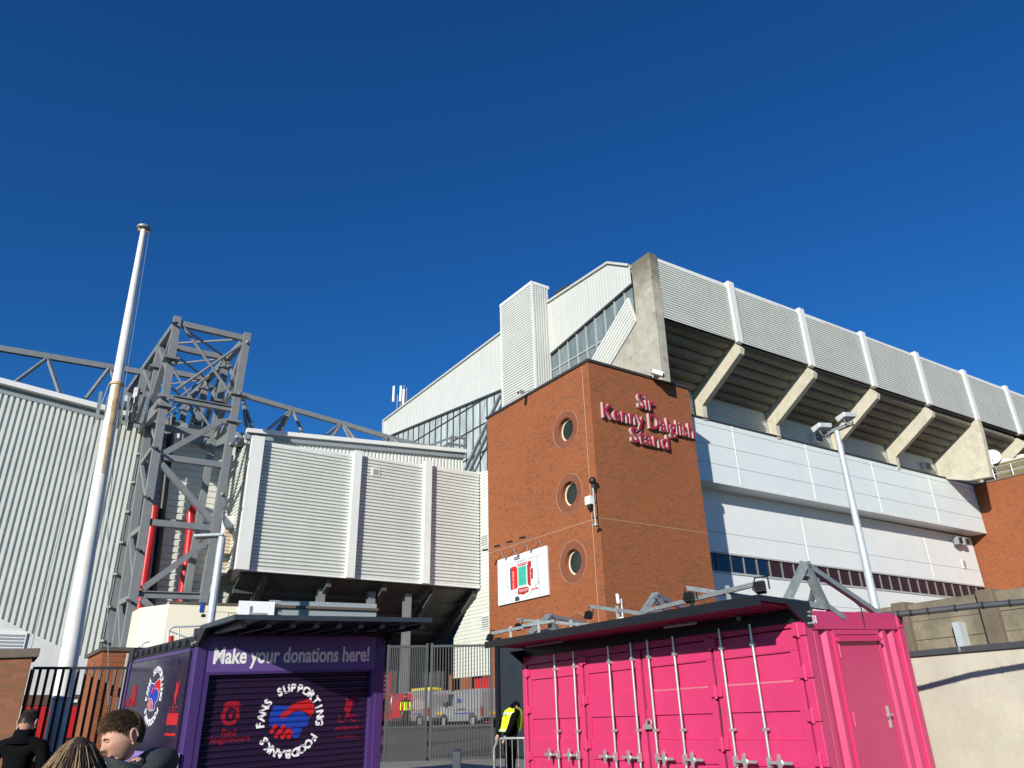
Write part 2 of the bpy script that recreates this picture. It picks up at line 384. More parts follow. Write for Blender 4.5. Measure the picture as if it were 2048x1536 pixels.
mb = MB(); mb.tube([FB(.55, -.03, ZT-.1), FB(.55, -.03, 11.9), FB(.58, -.03, 11.8), FB(.58, -.03, 4)], .02, 6); mb.build('cable', M['ring_edge'], tw)
mb = MB(); zb = 11.35
mb.box(FB, -.012, LB+.01, -.015, .0, zb, zb+.04); mb.box(FA, .02, LA, -.012, 0, zb, zb+.03)
mb.build('string_course', mat('pale_mortar', (.42, .25, .17), .9), tw)

# raised lettering
def font_mesh(txt, size, extrude=0, offset=0.0, spacing=1.0, align='CENTER', res=3):
    cu = bpy.data.curves.new('t', 'FONT'); cu.body = txt; cu.size = size; cu.extrude = extrude; cu.offset = offset; cu.align_x = align; cu.space_character = spacing; cu.resolution_u = res
    ob = bpy.data.objects.new('t', cu); col.objects.link(ob); bpy.context.view_layer.update()
    me = bpy.data.meshes.new_from_object(ob.evaluated_get(bpy.context.evaluated_depsgraph_get()))
    vs = [v.co.copy() for v in me.vertices]; fs = [list(p.vertices) for p in me.polygons]
    bpy.data.objects.remove(ob); bpy.data.curves.remove(cu); bpy.data.meshes.remove(me)
    return vs, fs
def font_text(mb, fr, a, b, c, txt, size, depth, offset=0.0, sx=1.0, spacing=1.0, serif=0.0, rot=0.0, align='CENTER'):
    """lettering in the a/c plane of a frame, standing depth out towards -b"""
    vs, fs = font_mesh(txt, size, depth/2, offset, spacing, align)
    cr, sr = math.cos(rot), math.sin(rot)
    mb.add([fr(a+(p.x*sx)*cr-p.y*sr, b-depth/2-p.z, c+(p.x*sx)*sr+p.y*cr) for p in vs], fs); return mb
sg = thing('raised_lettering', 'red raised stand name in three lines high on the brick tower', 'sign', FA(4.5, 0, 17))
def serifs(mb, fr, txt_boxes, depth, b):
    for a, c, w, h in txt_boxes: mb.box(fr, a-w/2, a+w/2, b-depth, b, c, c+h)
LINES = [('Sir', (1271, 812, 1305, 829)), ('Kenny Dalglish', (1202, 838, 1384, 877)), ('Stand', (1259, 885, 1334, 901))]
for txt, (xa, ya, xb, yb) in LINES:
    a0, z0 = FA.at_b(xa, ya); a1, z1 = FA.at_b(xb, yb); zc = (z0+z1)/2
    vs, _ = font_mesh(txt, 1.0, 0, 0); w0 = max(p.x for p in vs)-min(p.x for p in vs)
    size = 1.34; sx = (a1-a0)/(w0*size)
    for nm, m_, d0, d1, off in (('letters', M['letter_side'], .05, .24, .018), ('letter_faces', M['red_letter'], .245, .26, .012)):
        mb = MB(); font_text(mb, FA, (a0+a1)/2, -d0, zc, txt, size, d1-d0, off, sx)
        # small serifs at the feet and heads of the stems
        fx = {'Sir': [], 'Kenny Dalglish': [], 'Stand': []}[txt]
        mb.build(nm, m_, sg)

# cameras on the tower
def cctv(loc, dirv, label, sc_=1.0, arm=None):
    t = thing('security_camera', label, 'camera', loc, 'security cameras on the brick tower')
    mb = MB(); d = V(dirv).normalized(); p = V(loc)
    mb.bar(p, p+d*.45*sc_, .16*sc_, .14*sc_); mb.bar(p+d*.02+Z*.09*sc_, p+d*.52*sc_+Z*.09*sc_, .2*sc_, .03*sc_); mb.build('housing', M['white'], t)
    mb = MB(); mb.lathe(p+d*.45*sc_, d, [(.06*sc_, 0), (.06*sc_, .03)], 12); mb.build('lens', M['black'], t)
    mb = MB(); mb.bar(p-Z*.02+d*.12, V(arm) if arm else p-d*.3, .05); mb.build('bracket', M['galv'], t); return t
a_, c_ = FA.at_b(1292, 756); p = FA(a_, -.55, c_+.2)
cctv(p, -UA*-.8+NA*.5-Z*.35, 'white camera on a bracket above the red lettering at the tower top', 1.5, FA(a_-.2, 0.02, c_+.4))
a_, c_ = FB.at_b(1058, 791); p = FB(a_, -.5, c_+.1)
cctv(p, -UB*.3+NB*.7-Z*.3, 'small white camera on the left top edge of the brick tower', 1.3, FB(a_-.1, 0.02, c_+.3))
cb = thing('camera_mast', 'white box and domed cameras on a bracket at the brick tower corner', 'camera', FB(0, -.3, 12))
a_, z_ = FB.at_b(1190, 1050); 
mb = MB(); mb.box(FB, .30, .72, -.35, -.05, 12.15, 12.62); mb.build('box', M['white'], cb, bevel=.02)
mb = MB(); mb.lathe(FB(.5, -.2, 11.85), Z, [(.05, 0), (.13, .08), (.15, .3)], 14); mb.build('dome', M['black'], cb, smooth=True)
mb = MB(); mb.tube([FB(-.15, -.45, 10.9), FB(-.15, -.45, 13.1)], .05, 8); mb.tube([FB(-.15, -.45, 11.55), FB(.5, -.02, 11.45)], .06, 8); mb.tube([FB(-.15, -.45, 12.3), FB(.2, -.1, 12.3)], .04, 8); mb.build('mast', M['galv'], cb)
mb = MB(); mb.ball(FB(-.15, -.45, 13.3), .2, .2, .22); mb.bar(FB(-.15, -.45, 12.9), FB(-.15, -.45, 13.2), .14); mb.build('camera_head', M['black'], cb, smooth=True)
mb = MB(); mb.lathe(FB(-.15, -.45, 10.8), Z, [(.04, 0), (.16, .02), (.16, .12), (.04, .14)], 14); mb.build('camera_foot', M['galv'], cb, smooth=True)

# map board with its lamps
bd = thing('map_board', 'white stadium map board with a green pitch on the left face of the brick tower', 'sign', FB(8, -.1, 8))
q = [FB.at_b(*p, -.12) for p in ((991, 1122), (1091, 1092), (1099, 1189), (1001.5, 1211))]
aL = (q[0][0]+q[3][0])/2; aR = (q[1][0]+q[2][0])/2; cT = (q[0][1]+q[1][1])/2; cB = (q[2][1]+q[3][1])/2
mb = MB(); mb.box(FB, aR, aL, -.14, -.01, cB, cT); mb.build('board', M['board'], bd, bevel=.01)
W_, H_ = aL-aR, cT-cB
def mp(x, y, k=1): return FB(aL-x*W_, -.14-.003*k, cT-y*H_)             # 0..1 from the board's top left
def shape(nm, m_, pts, k=1): 
    mb = MB(); mb.prism([mp(*p, k) for p in pts], NB*.002); return mb.build(nm, m_, bd)
for pts in ([(.07, .14), (.92, .14), (.92, .17), (.07, .17)], [(.20, .17), (.225, .17), (.225, .62), (.205, .62)], [(.70, .17), (.715, .17), (.80, .93), (.785, .93)], [(.80, .17), (.83, .17), (.86, .9), (.835, .9)], [(.205, .62), (.225, .62), (.30, .98), (.28, .98)], [(.55, .97), (.60, .97), (.88, .68), (.84, .68)], [(.10, .61), (.22, .61), (.22, .635), (.10, .635)]): shape('street_line', M['map_grey'], pts)
shape('pitch', M['teal'], [(.435, .285), (.60, .285), (.60, .69), (.435, .69)], 2)
mb = MB()
for x0, y0, x1, y1 in ((.445, .30, .59, .302), (.445, .675, .59, .677), (.445, .487, .59, .489), (.445, .30, .447, .677), (.588, .30, .59, .677)): mb.prism([mp(x, y, 4) for x, y in ((x0, y0), (x1, y0), (x1, y1), (x0, y1))], NB*.002)
mb.build('pitch_lines', M['logo_white'], bd)
shape('stand_plan', M['map_red2'], [(.30, .24), (.39, .24), (.42, .30), (.42, .70), (.38, .73), (.30, .73)], 2)
shape('stand_plan', M['map_dark'], [(.265, .27), (.298, .25), (.298, .73), (.275, .73)], 2)
shape('stand_plan', M['map_red'], [(.40, .21), (.63, .21), (.60, .27), (.44, .27)], 2)
shape('stand_plan', M['map_red'], [(.64, .22), (.70, .22), (.70, .38), (.73, .38), (.73, .60), (.69, .60), (.69, .74), (.655, .74), (.62, .67), (.62, .30)], 2)
shape('stand_plan', M['map_red'], [(.43, .73), (.60, .73), (.64, .77), (.63, .86), (.57, .86), (.57, .88), (.49, .88), (.49, .86), (.42, .86), (.42, .76)], 2)
shape('shop_mark', M['map_red2'], [(.70, .80), (.82, .80), (.82, .835), (.70, .835)], 2)
shape('road_tag', M['map_dark'], [(.36, .045), (.475, .045), (.475, .115), (.36, .115)], 2)
shape('road_tag', M['map_dark'], [(.36, .90), (.42, .885), (.45, .93), (.45, .985), (.36, .985)], 2)
mb = MB()
for k in range(6): mb.prism([mp(x, y, 3) for x, y in ((.42+k*.03, .165), (.43+k*.03, .165), (.43+k*.03, .185), (.42+k*.03, .185))], NB*.002)
for x, y in ((.78, .26), (.79, .34), (.80, .43), (.81, .52), (.82, .62), (.83, .70), (.33, .80), (.36, .79), (.39, .80), (.17, .45)): mb.prism([mp(x+i, y+j, 3) for i, j in ((0, 0), (.012, 0), (.012, .015), (0, .015))], NB*.002)
mb.build('icons', M['map_dark'], bd)
mb = MB()
for x, y, t, sz, ro in ((.515, .255, 'ANFIELD ROAD', .10, 0), (.35, .55, 'MAIN STAND', .14, math.pi/2), (.675, .62, 'SIR KENNY DALGLISH', .11, -math.pi/2), (.53, .82, 'THE KOP', .16, 0), (.417, .092, 'ANFIELD RD', .07, 0), (.76, .828, 'SHOP', .08, 0)):
    o = mp(x, y, 4); fr = Frame(o, -UB, -NB); font_text(mb, fr, 0, 0, 0, t, sz*1.4, .002, rot=ro)
mb.build('lettering', M['logo_white'], bd)
for k in range(4):
    a = aL-W_*(.10+.26*k); p0 = FB(a, -.02, cT+.1); p1 = FB(a, -.15, cT+.42); p2 = p1+NB*1.15+UB*.1+Z*.08
    t = thing('picture_lamp', 'thin armed lamp above the map board, %s' % ('nearest the left edge of the tower', 'second from the left', 'third from the left', 'rightmost, towards the round windows')[k], 'lamp', p0, 'lamps above the map board')
    mb = MB(); mb.tube([p0, p1], .045, 8); mb.tube([p1, p2], .022, 8); mb.build('arm', M['galv'], t)
    mb = MB(); mb.bar(p2-NB*.15, p2+NB*.2-Z*.08, .16, .1); mb.build('lamp_head', M['black'], t)

# white aerial box on a pole between container and tower
ab = thing('wireless_aerial', 'white aerial panel on a thin pole in front of the brick tower', 'antenna', at_d(1240, 1243, 33)*1)
mb = MB(); p0 = at_d(1234, 1188, 33); p1 = at_d(1237, 1208, 33); mb.bar(p0, p1, .28, .14); mb.build('panel', M['white'], ab, bevel=.04)
mb = MB(); mb.tube([p0+V((.18, .1, -.2)), V((p0.x+.18, p0.y+.1, 1.2))], .035, 8); mb.build('pole', M['galv_pole'], ab)
mb = MB(); q = at_d(1233, 1241, 33); mb.bar(q, q+V((.3, 0, 0)), .25, .25); mb.build('junction_box', M['cream'], ab)

# ---------------------------------------------------------------- the big stand behind the tower
st = thing('stadium_stand', 'large concrete and white clad stadium stand behind the brick tower', 'stadium stand', FA(20, 5, 1))
def ztop(a): return 29.23+(a-5.7)*.0155
def zbot(a): return 24.90+(a-5.9)*.0110
A0, A1 = 5.80, 76.0; BF = -.8
PIL = [12.85+7.88*k for k in range(8)]
edges_ = [A0]+PIL+[A1]
for k in range(len(edges_)-1):
    x0 = edges_[k]+(.30 if k else 0); x1 = edges_[k+1]-(.30 if k < len(PIL) else 0)
    mb = MB(); ribs(mb, FA, BF, [(x0, zbot(x0)), (x1, zbot(x1)), (x1, ztop(x1)), (x0, ztop(x0))], 'a', .185, .13, ((0, 0), (.02, 1), (.52, 1), (.60, 0), (1, 0)))
    mb.build('fascia_panel', M['clad'], st)
    mb = MB(); mb.prism([FA(x0, BF-.1, ztop(x0)-.02), FA(x0, BF+.25, ztop(x0)-.02), FA(x0, BF+.25, ztop(x0)+.22), FA(x0, BF-.1, ztop(x0)+.22)], UA*(x1-x0)+Z*.0155*(x1-x0)); mb.build('fascia_cap', M['clad_trim'], st)
    mb = MB(); mb.prism([FA(x0, BF+.02, zbot(x0)-.1), FA(x0, BF+.5, zbot(x0)-.1), FA(x0, BF+.5, zbot(x0)+.02), FA(x0, BF+.02, zbot(x0)+.02)], UA*(x1-x0)+Z*.0110*(x1-x0)); mb.build('fascia_edge', M['coping'], st)
for a in PIL:
    mb = MB(); mb.hexa([FA(a+i, BF+j, h(a)+k) for h, k in ((zbot, -.1), (ztop, .42)) for i, j in ((-.29, -.28), (.29, -.28), (.29, .25), (-.29, .25))]); mb.build('pilaster', M['clad_trim'], st, bevel=.015)
# upper terrace seen from below: stepped units between sloping rakers
NS = 6; B_IN, Z_IN, B_OUT, Z_OUT = 3.75, 22.85, -.45, 25.15
for k in range(NS):
    t0 = k/NS; b0 = B_IN+(B_OUT-B_IN)*t0; b1 = B_IN+(B_OUT-B_IN)*(k+1)/NS; z0 = Z_IN+(Z_OUT-Z_IN)*t0; dz = (Z_OUT-Z_IN)/NS
    mb = MB()
    for j in range(len(PIL)+1):
        x0 = (A0+.4) if j == 0 else PIL[j-1]+.25; x1 = (PIL+[A1])[j]-.25
        mb.prism([FA(x0, b0+.05, z0+.05), FA(x0, b0-.12, z0), FA(x0, b1+.14, z0), FA(x0, b1, z0+.16), FA(x0, b1, z0+dz+.02), FA(x0, b0+.05, z0+dz+.02)], UA*(x1-x0))
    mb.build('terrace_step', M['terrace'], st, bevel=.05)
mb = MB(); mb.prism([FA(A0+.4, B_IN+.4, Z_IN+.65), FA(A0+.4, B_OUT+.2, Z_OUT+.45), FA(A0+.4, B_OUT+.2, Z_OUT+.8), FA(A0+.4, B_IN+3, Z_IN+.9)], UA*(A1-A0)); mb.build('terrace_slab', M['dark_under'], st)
def raker_pts(a, wide=False):
    lo = [(3.6, 20.5), (2.98, 20.5), (2.93, 21.55), (-1.0, 24.0), (-1.1, 24.4), (-.62, 25.0), (.1, 25.0), (3.6, 22.95)]
    return [FA(a-.24, bb, cc) for bb, cc in lo]
for i, a in enumerate(PIL):
    if i == 4: continue
    mb = MB(); mb.prism(raker_pts(a), UA*.48); mb.build('raker_beam', M['concrete_lit'], st, bevel=.03)
# solid concrete cross walls: the near end of the stand and the one past the fifth bay
mb = MB(); mb.prism([FA(PIL[4]-.3, bb, cc) for bb, cc in ((-1.05, 25.25), (-.3, 25.25), (3.6, 23.5), (3.6, 20.7), (3.0, 20.75), (1.1, 20.1), (-.72, 19.95), (-1.05, 23.9))], UA*.6); mb.build('cross_wall', M['concrete_lit'], st)
GS = 5.31                                                     # the gable plane lies this far behind the tower's left face
fin = [(1261, 529), (1297, 504), (1303, 560), (1313, 650), (1324, 760), (1216, 741), (1273, 645), (1266, 572)]
mb = MB(); pts = [FB(*(lambda q: (q[0], GS-.30, q[1]))(FB.at_b(x, y, GS-.30))) for x, y in fin]; mb.prism(pts, UA*.75); mb.build('end_fin', M['concrete'], st, bevel=.03)
# louvred back wall under the terrace
mb = MB(); ribs(mb, FA, 3.75, [(7.5, 20.3), (75, 20.3), (75, 23.3), (7.5, 23.3)], 'a', .2, .07, ((0, 0), (.12, 1), (.6, 1), (.72, 0), (1, 0))); mb.build('louvre_wall', M['clad'], st)
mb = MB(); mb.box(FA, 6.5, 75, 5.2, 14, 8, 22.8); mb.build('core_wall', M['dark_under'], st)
for a, z in ((25.9, 21.35), (41.7, 21.35)):
    mb = MB(); mb.box(FA, a, a+.95, 3.35, 3.7, z, z+.85); vb = mb.build('wall_vent', M['clad_trim'], st)
    mb = MB(); [mb.box(FA, a+.08, a+.87, 3.30, 3.36, z+.1+.14*j, z+.18+.14*j) for j in range(5)]; mb.build('slats', M['coping'], vb)
# roof behind the fascia and the gable cladding
gp = lambda x, y, s=GS: FB.at_b(x, y, s)
mb = MB(); roof = [FA(A0+.3, BF+.25, 29.0), FA(A1, BF+.25, 30.1), FA(A1, 38, 31.5), FB(38.8, GS+.3, 30.9), FB(2.9, GS+.3, 31.0), FB(.9, GS+.3, 29.7)]
mb.prism(roof, (0, 0, -.35)); mb.build('roof', M['clad_trim'], st)
# two sheets of gable cladding, in front of and behind the louvre shaft
GA = lambda x, y, s=GS: FB.at_b(x, y, s)
gl1 = (GA(1261, 569), GA(1087, 720)); gl2 = (GA(1000, 780), GA(782, 870))
def gline(p, q, a): return p[1]+(q[1]-p[1])*(a-p[0])/(q[0]-p[0])
sh0, sh1, ZS, SS = 10.05, 14.3, 32.85, 3.85
g1 = [(.9, gline(*gl1, .9)), (.9, 29.83), (2.9, 31.15), (sh0+.1, 31.4), (sh0+.1, gline(*gl1, sh0+.1))]
g2 = [(sh1-.1, gline(*gl2, sh1-.1)), (sh1-.1, 31.7), (38.86, 31.1), (38.7, 29.32), gl2[1]]
for g in (g1, g2):
    mb = MB(); ribs(mb, FB, GS, g, 'c', .30, .02, ((0, 0), (.06, 1), (.90, 1), (.96, 0), (1, 0))); mb.build('gable_cladding', M['gable'], st)
mb = MB()
for (p, q) in ((g1[1], g1[2]), (g1[2], g1[3]), (g2[1], g2[2])): mb.bar(FB(p[0], GS-.03, p[1]), FB(q[0], GS-.03, q[1]), .30, .16)
mb.bar(FB(38.87, GS-.03, 31.1), FB(38.72, GS-.03, 29.3), .25, .2)
mb.build('verge_trim', M['gable'], st)
mb = MB()
for (p, q) in ((g1[0], g1[4]), (g2[0], g2[4])): mb.bar(FB(p[0], GS+.02, p[1]-.06), FB(q[0], GS+.02, q[1]-.06), .16, .16)
mb.build('cill_trim', M['mullion'], st)
# glazing under the cladding: near part grey, far part pale
a = sh0; k = 0
while a > 1.0:
    a2 = max(a-1.04, .95); ztA = lambda x: gline(*gl1, x)-.06
    zs = [19.5, 24.35, 27.7]
    for zl, zh in ((20.0, 25.45), (25.53, 99)):
        t1, t2 = min(zh, ztA(a)), min(zh, ztA(a2))
        if t1 > zl+.05 or t2 > zl+.05:
            mb = MB(); mb.prism([FB(a-.03, GS+.12, zl), FB(a2+.03, GS+.12, zl), FB(a2+.03, GS+.12, max(t2, zl+.01)), FB(a-.03, GS+.12, max(t1, zl+.01))], -NB*.03); mb.build('window_pane', M['glz'], st)
    a = a2
mb = MB(); a = sh0
while a > 1.0: mb.bar(FB(a, GS+.08, 20), FB(a, GS+.08, gline(*gl1, a)), .07, .10, up=NB); a -= 1.04
for z in (25.49,): mb.bar(FB(sh0, GS+.08, z), FB(.95, GS+.08, z), .08, .09)
mb.build('window_frame', M['mullion_lite'], st)
a = sh1+.2; TR_ = (19.4, 21.9, 24.35, 26.6, 28.6); W2 = 1.10; far = []
while a < 36.9:
    a2 = min(a+W2, 37.0); f = lambda x: gline(*gl2, x)-.05
    t1, t2 = f(a), f(a2)
    mb = MB(); mb.prism([FB(a+.03, GS+.12, 17.5), FB(a2-.03, GS+.12, 17.5), FB(a2-.03, GS+.12, t2), FB(a+.03, GS+.12, t1)], -NB*.03); mb.build('window_pane', M['glz_lite'], st); far.append(a); a = a2
mb = MB()
for a in far: mb.bar(FB(a, GS+.08, 17.5), FB(a, GS+.08, gline(*gl2, a)), .075, .10, up=NB)
for z in TR_:
    lo = max(sh1+.2, gl2[0][0]+(z-gl2[0][1])*(gl2[1][0]-gl2[0][0])/(gl2[1][1]-gl2[0][1]))
    if lo < 36.8: mb.bar(FB(lo, GS+.08, z), FB(37.0, GS+.08, z), .08, .09)
mb.build('window_frame', M['mullion'], st)
# diagonal braces in front of the far glazing
mb = MB(); 
for (xa, ya), (xb, yb) in (((1001, 790), (928, 945)), ((975, 868), (938, 945))):
    mb.bar(FB(gp(xa, ya, GS-.4)[0], GS-.4, gp(xa, ya, GS-.4)[1]), FB(gp(xb, yb, GS-.4)[0], GS-.4, gp(xb, yb, GS-.4)[1]), .22)
mb.build('diagonal_brace', M['steel'], st)
# lower gable wall behind the tower and the corner block
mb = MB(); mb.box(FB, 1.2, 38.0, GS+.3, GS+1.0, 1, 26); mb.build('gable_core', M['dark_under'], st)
# sloping ribbed strip beside the near glazing
mb = MB(); q = [gp(x, y, GS-.05) for x, y in ((1256, 597), (1273, 643), (1214, 741), (1172, 741))]
dv = (V(q[3])-V(q[0])).normalized() if False else None
pA, pB, pC, pD = [FB(x, GS-.05, z) for x, z in q]
e1 = (pD-pA).normalized(); e2 = (pB-pA); e2 = (e2-e1*e2.dot(e1)).normalized(); FS = Frame(pA, e1, -NB, e2)
ps = [(lambda l: (l.x, l.z))(FS.loc(p)) for p in (pA, pB, pC, pD)]
ribs(mb, FS, 0, ps, 'a', .26, .10, ((0, 0), (.03, 1), (.55, 1), (.68, 0), (1, 0))); mb.build('sloping_strip', M['clad'], st)
mb = MB(); mb.bar(pB, pC, .2, .14); mb.bar(pA, pB, .2, .14); mb.build('strip_trim', M['clad_trim'], st)
# louvre shaft standing out of the gable
mb = MB(); ribs(mb, FB, SS, [(sh0, 17), (sh1, 17), (sh1, ZS-.2), (sh0, ZS-.2)], 'a', .22, .10, ((0, 0), (.03, 1), (.55, 1), (.7, 0), (1, 0))); sh = mb.build('louvre_shaft', M['clad'], st)
FSd = Frame(FB(sh0, SS, 0), UA, UB)
mb = MB(); ribs(mb, FSd, 0, [(.02, 17), (1.5, 17), (1.5, ZS-.2), (.02, ZS-.2)], 'c', .22, .06); mb.build('shaft_side', M['gable'], sh)
mb = MB(); mb.box(FB, sh0+.02, sh1, SS+.1, GS-.06, 17, ZS-.25); mb.build('shaft_core', M['clad_trim'], sh)
mb = MB(); mb.box(FB, sh0-.08, sh1+.08, SS-.12, SS+.2, ZS-.22, ZS+.05); mb.prism([FSd(.2, -.08, ZS-.22), FSd(1.6, -.08, ZS-.22), FSd(1.6, .2, ZS-.22), FSd(.2, .2, ZS-.22)], (0, 0, .27)); mb.box(FB, sh0-.06, sh0+.12, SS-.1, SS+.08, 17, ZS-.2); mb.box(FB, sh1-.1, sh1+.06, SS-.1, SS+.08, 17, ZS-.2); mb.build('shaft_trim', M['clad_trim'], sh)
mb = MB(); mb.box(FB, 8.2, 9.9, GS+.6, GS+2, 31.2, 32.4); mb.build('roof_plant', M['coping'], st)

# smooth panels of the long facade, the recessed wall and its window strip
PT, PB = 20.55, 15.95; PS = 3.05; RS = 4.45; AE = 48.8
mb = MB(); mb.prism([FA(8.2, PS, PB), FA(8.2, PS, PT), FA(8.2, 3.9, PT), FA(8.2, 3.9, 19.8), FA(8.2, RS+.1, 19.8), FA(8.2, RS+.1, PB)], UA*(AE-8.2)+Z*.25); mb.build('upper_panel', M['panel'], st)
mb = MB(); mb.prism([FA(8.2, PS-.08, PT), FA(8.2, 3.8, PT), FA(8.2, 3.8, PT+.13), FA(8.2, PS-.08, PT+.13)], UA*(AE-8.2)+Z*.25); mb.build('panel_cap', M['coping'], st)
mb = MB(); mb.prism([FA(8.2, PS-.03, PB-.02), FA(8.2, PS+.2, PB-.02), FA(8.2, PS+.2, PB+.16), FA(8.2, PS-.03, PB+.16)], UA*(AE-8.2)+Z*.25); mb.build('panel_edge', M['joint_lite'], st)
mb = MB()
for z in (PT-.44, PT-1.84, PT-3.24): mb.prism([FA(8.2, PS-.006, z), FA(8.2, PS+.01, z), FA(8.2, PS+.01, z+.035), FA(8.2, PS-.006, z+.035)], UA*(AE-8.2)+Z*.25)
mb.build('joint_line', M['joint'], st)
for a in (15.55, 23.85, 32.4, 41.0):
    mb = MB(); mb.box(FA, a, a+.12, PS-.03, PS+.02, PB+.25, PT+.05); mb.build('joint_strip', M['joint_lite'], st)
mb = MB(); mb.box(FA, 8.2, AE-.2, RS, RS+.4, 11.6, PB+.1); mb.box(FA, 8.2, AE-.2, RS, RS+.4, 1, 10.2); mb.build('recessed_wall', M['panel_low'], st)
mb = MB()
for z in (12.95,): mb.box(FA, 8.2, AE-.3, RS-.006, RS+.01, z, z+.035)
mb.box(FA, 8.2, AE-.3, RS-.006, RS+.01, 8.6, 8.63)
mb.build('joint_line', M['joint'], st)
for a in (23.6, 40.4): mb = MB(); mb.box(FA, a, a+.10, RS-.03, RS+.02, 11.7, 15.6); mb.build('joint_strip', M['joint_lite'], st)
NW = 30; a0, a1 = 8.4, AE-.3
for k in range(NW):
    x0 = a0+(a1-a0)*k/NW; x1 = a0+(a1-a0)*(k+1)/NW
    mb = MB(); mb.box(FA, x0+.05, x1-.05, RS+.12, RS+.16, 10.32, 11.5); w = mb.build('window', M['navy'], st)
    mb = MB(); mb.box(FA, x0-.025, x0+.025, RS+.03, RS+.14, 10.31, 11.5); mb.build('mullion', M['mullion_mid'], w)
mb = MB(); mb.box(FA, a0-.1, a1+.1, RS-.06, RS+.3, 10.18, 10.31); mb.box(FA, a0-.1, a1+.1, RS-.03, RS+.3, 11.5, 11.62); mb.build('window_sill', M['mullion_lite'], st)
mb = MB(); mb.box(FA, 8.2, AE-.2, RS+.17, RS+.4, 10.21, 11.59); mb.build('window_back', M['black'], st)
mb = MB(); a_, c_ = FA.at_b(1928, 1128, RS); mb.box(FA, a_-.35, a_+.35, RS-.05, RS, c_-.4, c_+.4); vv = mb.build('wall_vent', M['clad_trim'], st)
mb = MB(); mb.box(FA, a_-.2, a_+.2, RS-.07, RS-.04, c_-.28, c_+.28); mb.build('grille', M['joint'], vv)
for k, (x, y) in enumerate(((1917, 1081), (1930, 1083))):
    a_, c_ = FA.at_b(x, y, RS-.6); t = thing('wall_floodlight', ('left', 'right')[k]+' one of two grey floodlights under the facade overhang by the far brick block', 'floodlight', FA(a_, RS-.6, c_), 'floodlights under the overhang')
    mb = MB(); mb.box(FA, a_-.3, a_+.3, RS-.7, RS-.3, c_-.35, c_+.35); mb.build('lamp_body', M['grey_beam'], t, bevel=.04)
    mb = MB(); mb.box(FA, a_-.05, a_+.35, RS-.78, RS-.69, c_-.25, c_+.2); mb.build('lamp_face', M['black'], t)
    mb = MB(); mb.bar(FA(a_, RS-.3, c_), FA(a_, RS, c_), .08); mb.build('bracket', M['galv'], t)

# brick block at the far right
SB = 48.96
rb = thing('brick_block', 'lower red brick block at the right edge with air conditioning units on its roof', 'building', FB(-6, SB+4, 1))
mb = MB(); mb.prism([FB(6, SB, 1), FB(-22, SB, 1), FB(-22, SB+14, 1), FB(6, SB+14, 1)], (0, 0, 19.75)); mb.build('wall', M['brick'], rb)
mb = MB(); mb.prism([FB(1.2, SB-.1, 20.75), FB(-22, SB-.1, 20.75), FB(-22, SB+.4, 20.75), FB(1.2, SB+.4, 20.75)], (0, 0, .14)); mb.build('coping', mat('stone_coping', (.20, .15, .12), .8), rb)
mb = MB()
for z in (21.4, 22.05): mb.tube([FB(-1.0, SB+.3, z), FB(-20, SB+.3, z)], .03, 6)
for k in range(12): mb.tube([FB(-1.0-1.6*k, SB+.3, 20.85), FB(-1.0-1.6*k, SB+.3, 22.05)], .03, 6)
mb.build('roof_rail', M['galv_pole'], rb)
for k, (x, y) in enumerate(((2012, 945), (2046, 936))):
    p = hit(x, y, FB(0, SB+1.0, 0), NB); FX = Frame(V((p.x, p.y, 20.90)), -UB, -NB)
    t = thing('air_conditioner', ('beige air conditioning unit beside the white dish on the brick block roof', 'beige air conditioning unit cut by the right picture edge')[k], 'air conditioner', FX(0, .5, 0), 'air conditioners on the brick block')
    w = .85; mb = MB(); mb.box(FX, -w, w, 0, 1.2, 0, 1.75); mb.build('casing', M['ac_body'], t, bevel=.03)
    mb = MB()
    for q0, q1 in ((.12, .82), (.92, 1.62)):
        for j in range(22): mb.box(FX, -w+.1, w-.1, -.03, -.005, q0+(q1-q0)*j/22, q0+(q1-q0)*(j+.55)/22)
    mb.build('grille', M['ac_grille'], t)
    mb = MB(); mb.lathe(FX(0, .6, 1.75), Z, [(.5, 0), (.5, .22), (.42, .22), (.42, .05)], 20); mb.build('fan_ring', M['ac_body'], t, smooth=True)
p = hit(1985, 915, FB(0, SB+.7, 0), NB); t = thing('satellite_dish', 'round white satellite dish beside the concrete cross wall', 'dish', V((p.x, p.y, 20.85)))
mb = MB(); dd = (V((0, 0, 1.7))-p); dd.z = 0; dd = (dd.normalized()+UA*-.2+Z*.2).normalized(); mb.lathe(p, dd, [(.05, 0), (.4, .05), (.72, .16), (.74, .17), (.70, .13), (.38, .01), (.02, -.04)], 24); mb.build('reflector', M['dish'], t, smooth=True)
mb = MB(); mb.tube([p-dd*.05, V((p.x, p.y, 20.85))-dd*.2], .05, 8); mb.tube([p+dd*.15-Z*.6, p+dd*.6], .02, 6); mb.build('mount', M['galv'], t)
# aerials on the gable roof
am = thing('aerial_mast', 'cluster of thin mobile aerials standing on the stand roof edge', 'antenna', FB(35.5, GS+.4, 31))
p = hit(800, 835, FB(0, GS+.5, 0), NB); mb = MB()
for dx, h in ((-.35, 2.6), (0, 3.6), (.3, 3.7), (.6, 3.4)): mb.tube([p+V((dx, 0, -2)), p+V((dx, 0, h))], .07, 6)
mb.build('mast', M['galv'], am)
mb = MB()
for dx, z in ((-.75, 2.6), (0, 2.6), (.32, 2.2)): mb.bar(p+V((dx, -.2, z-.9)), p+V((dx, -.2, z+.9)), .3, .2, up=V((1, 0, 0)))
mb.build('aerial_sector', M['dish'], am)
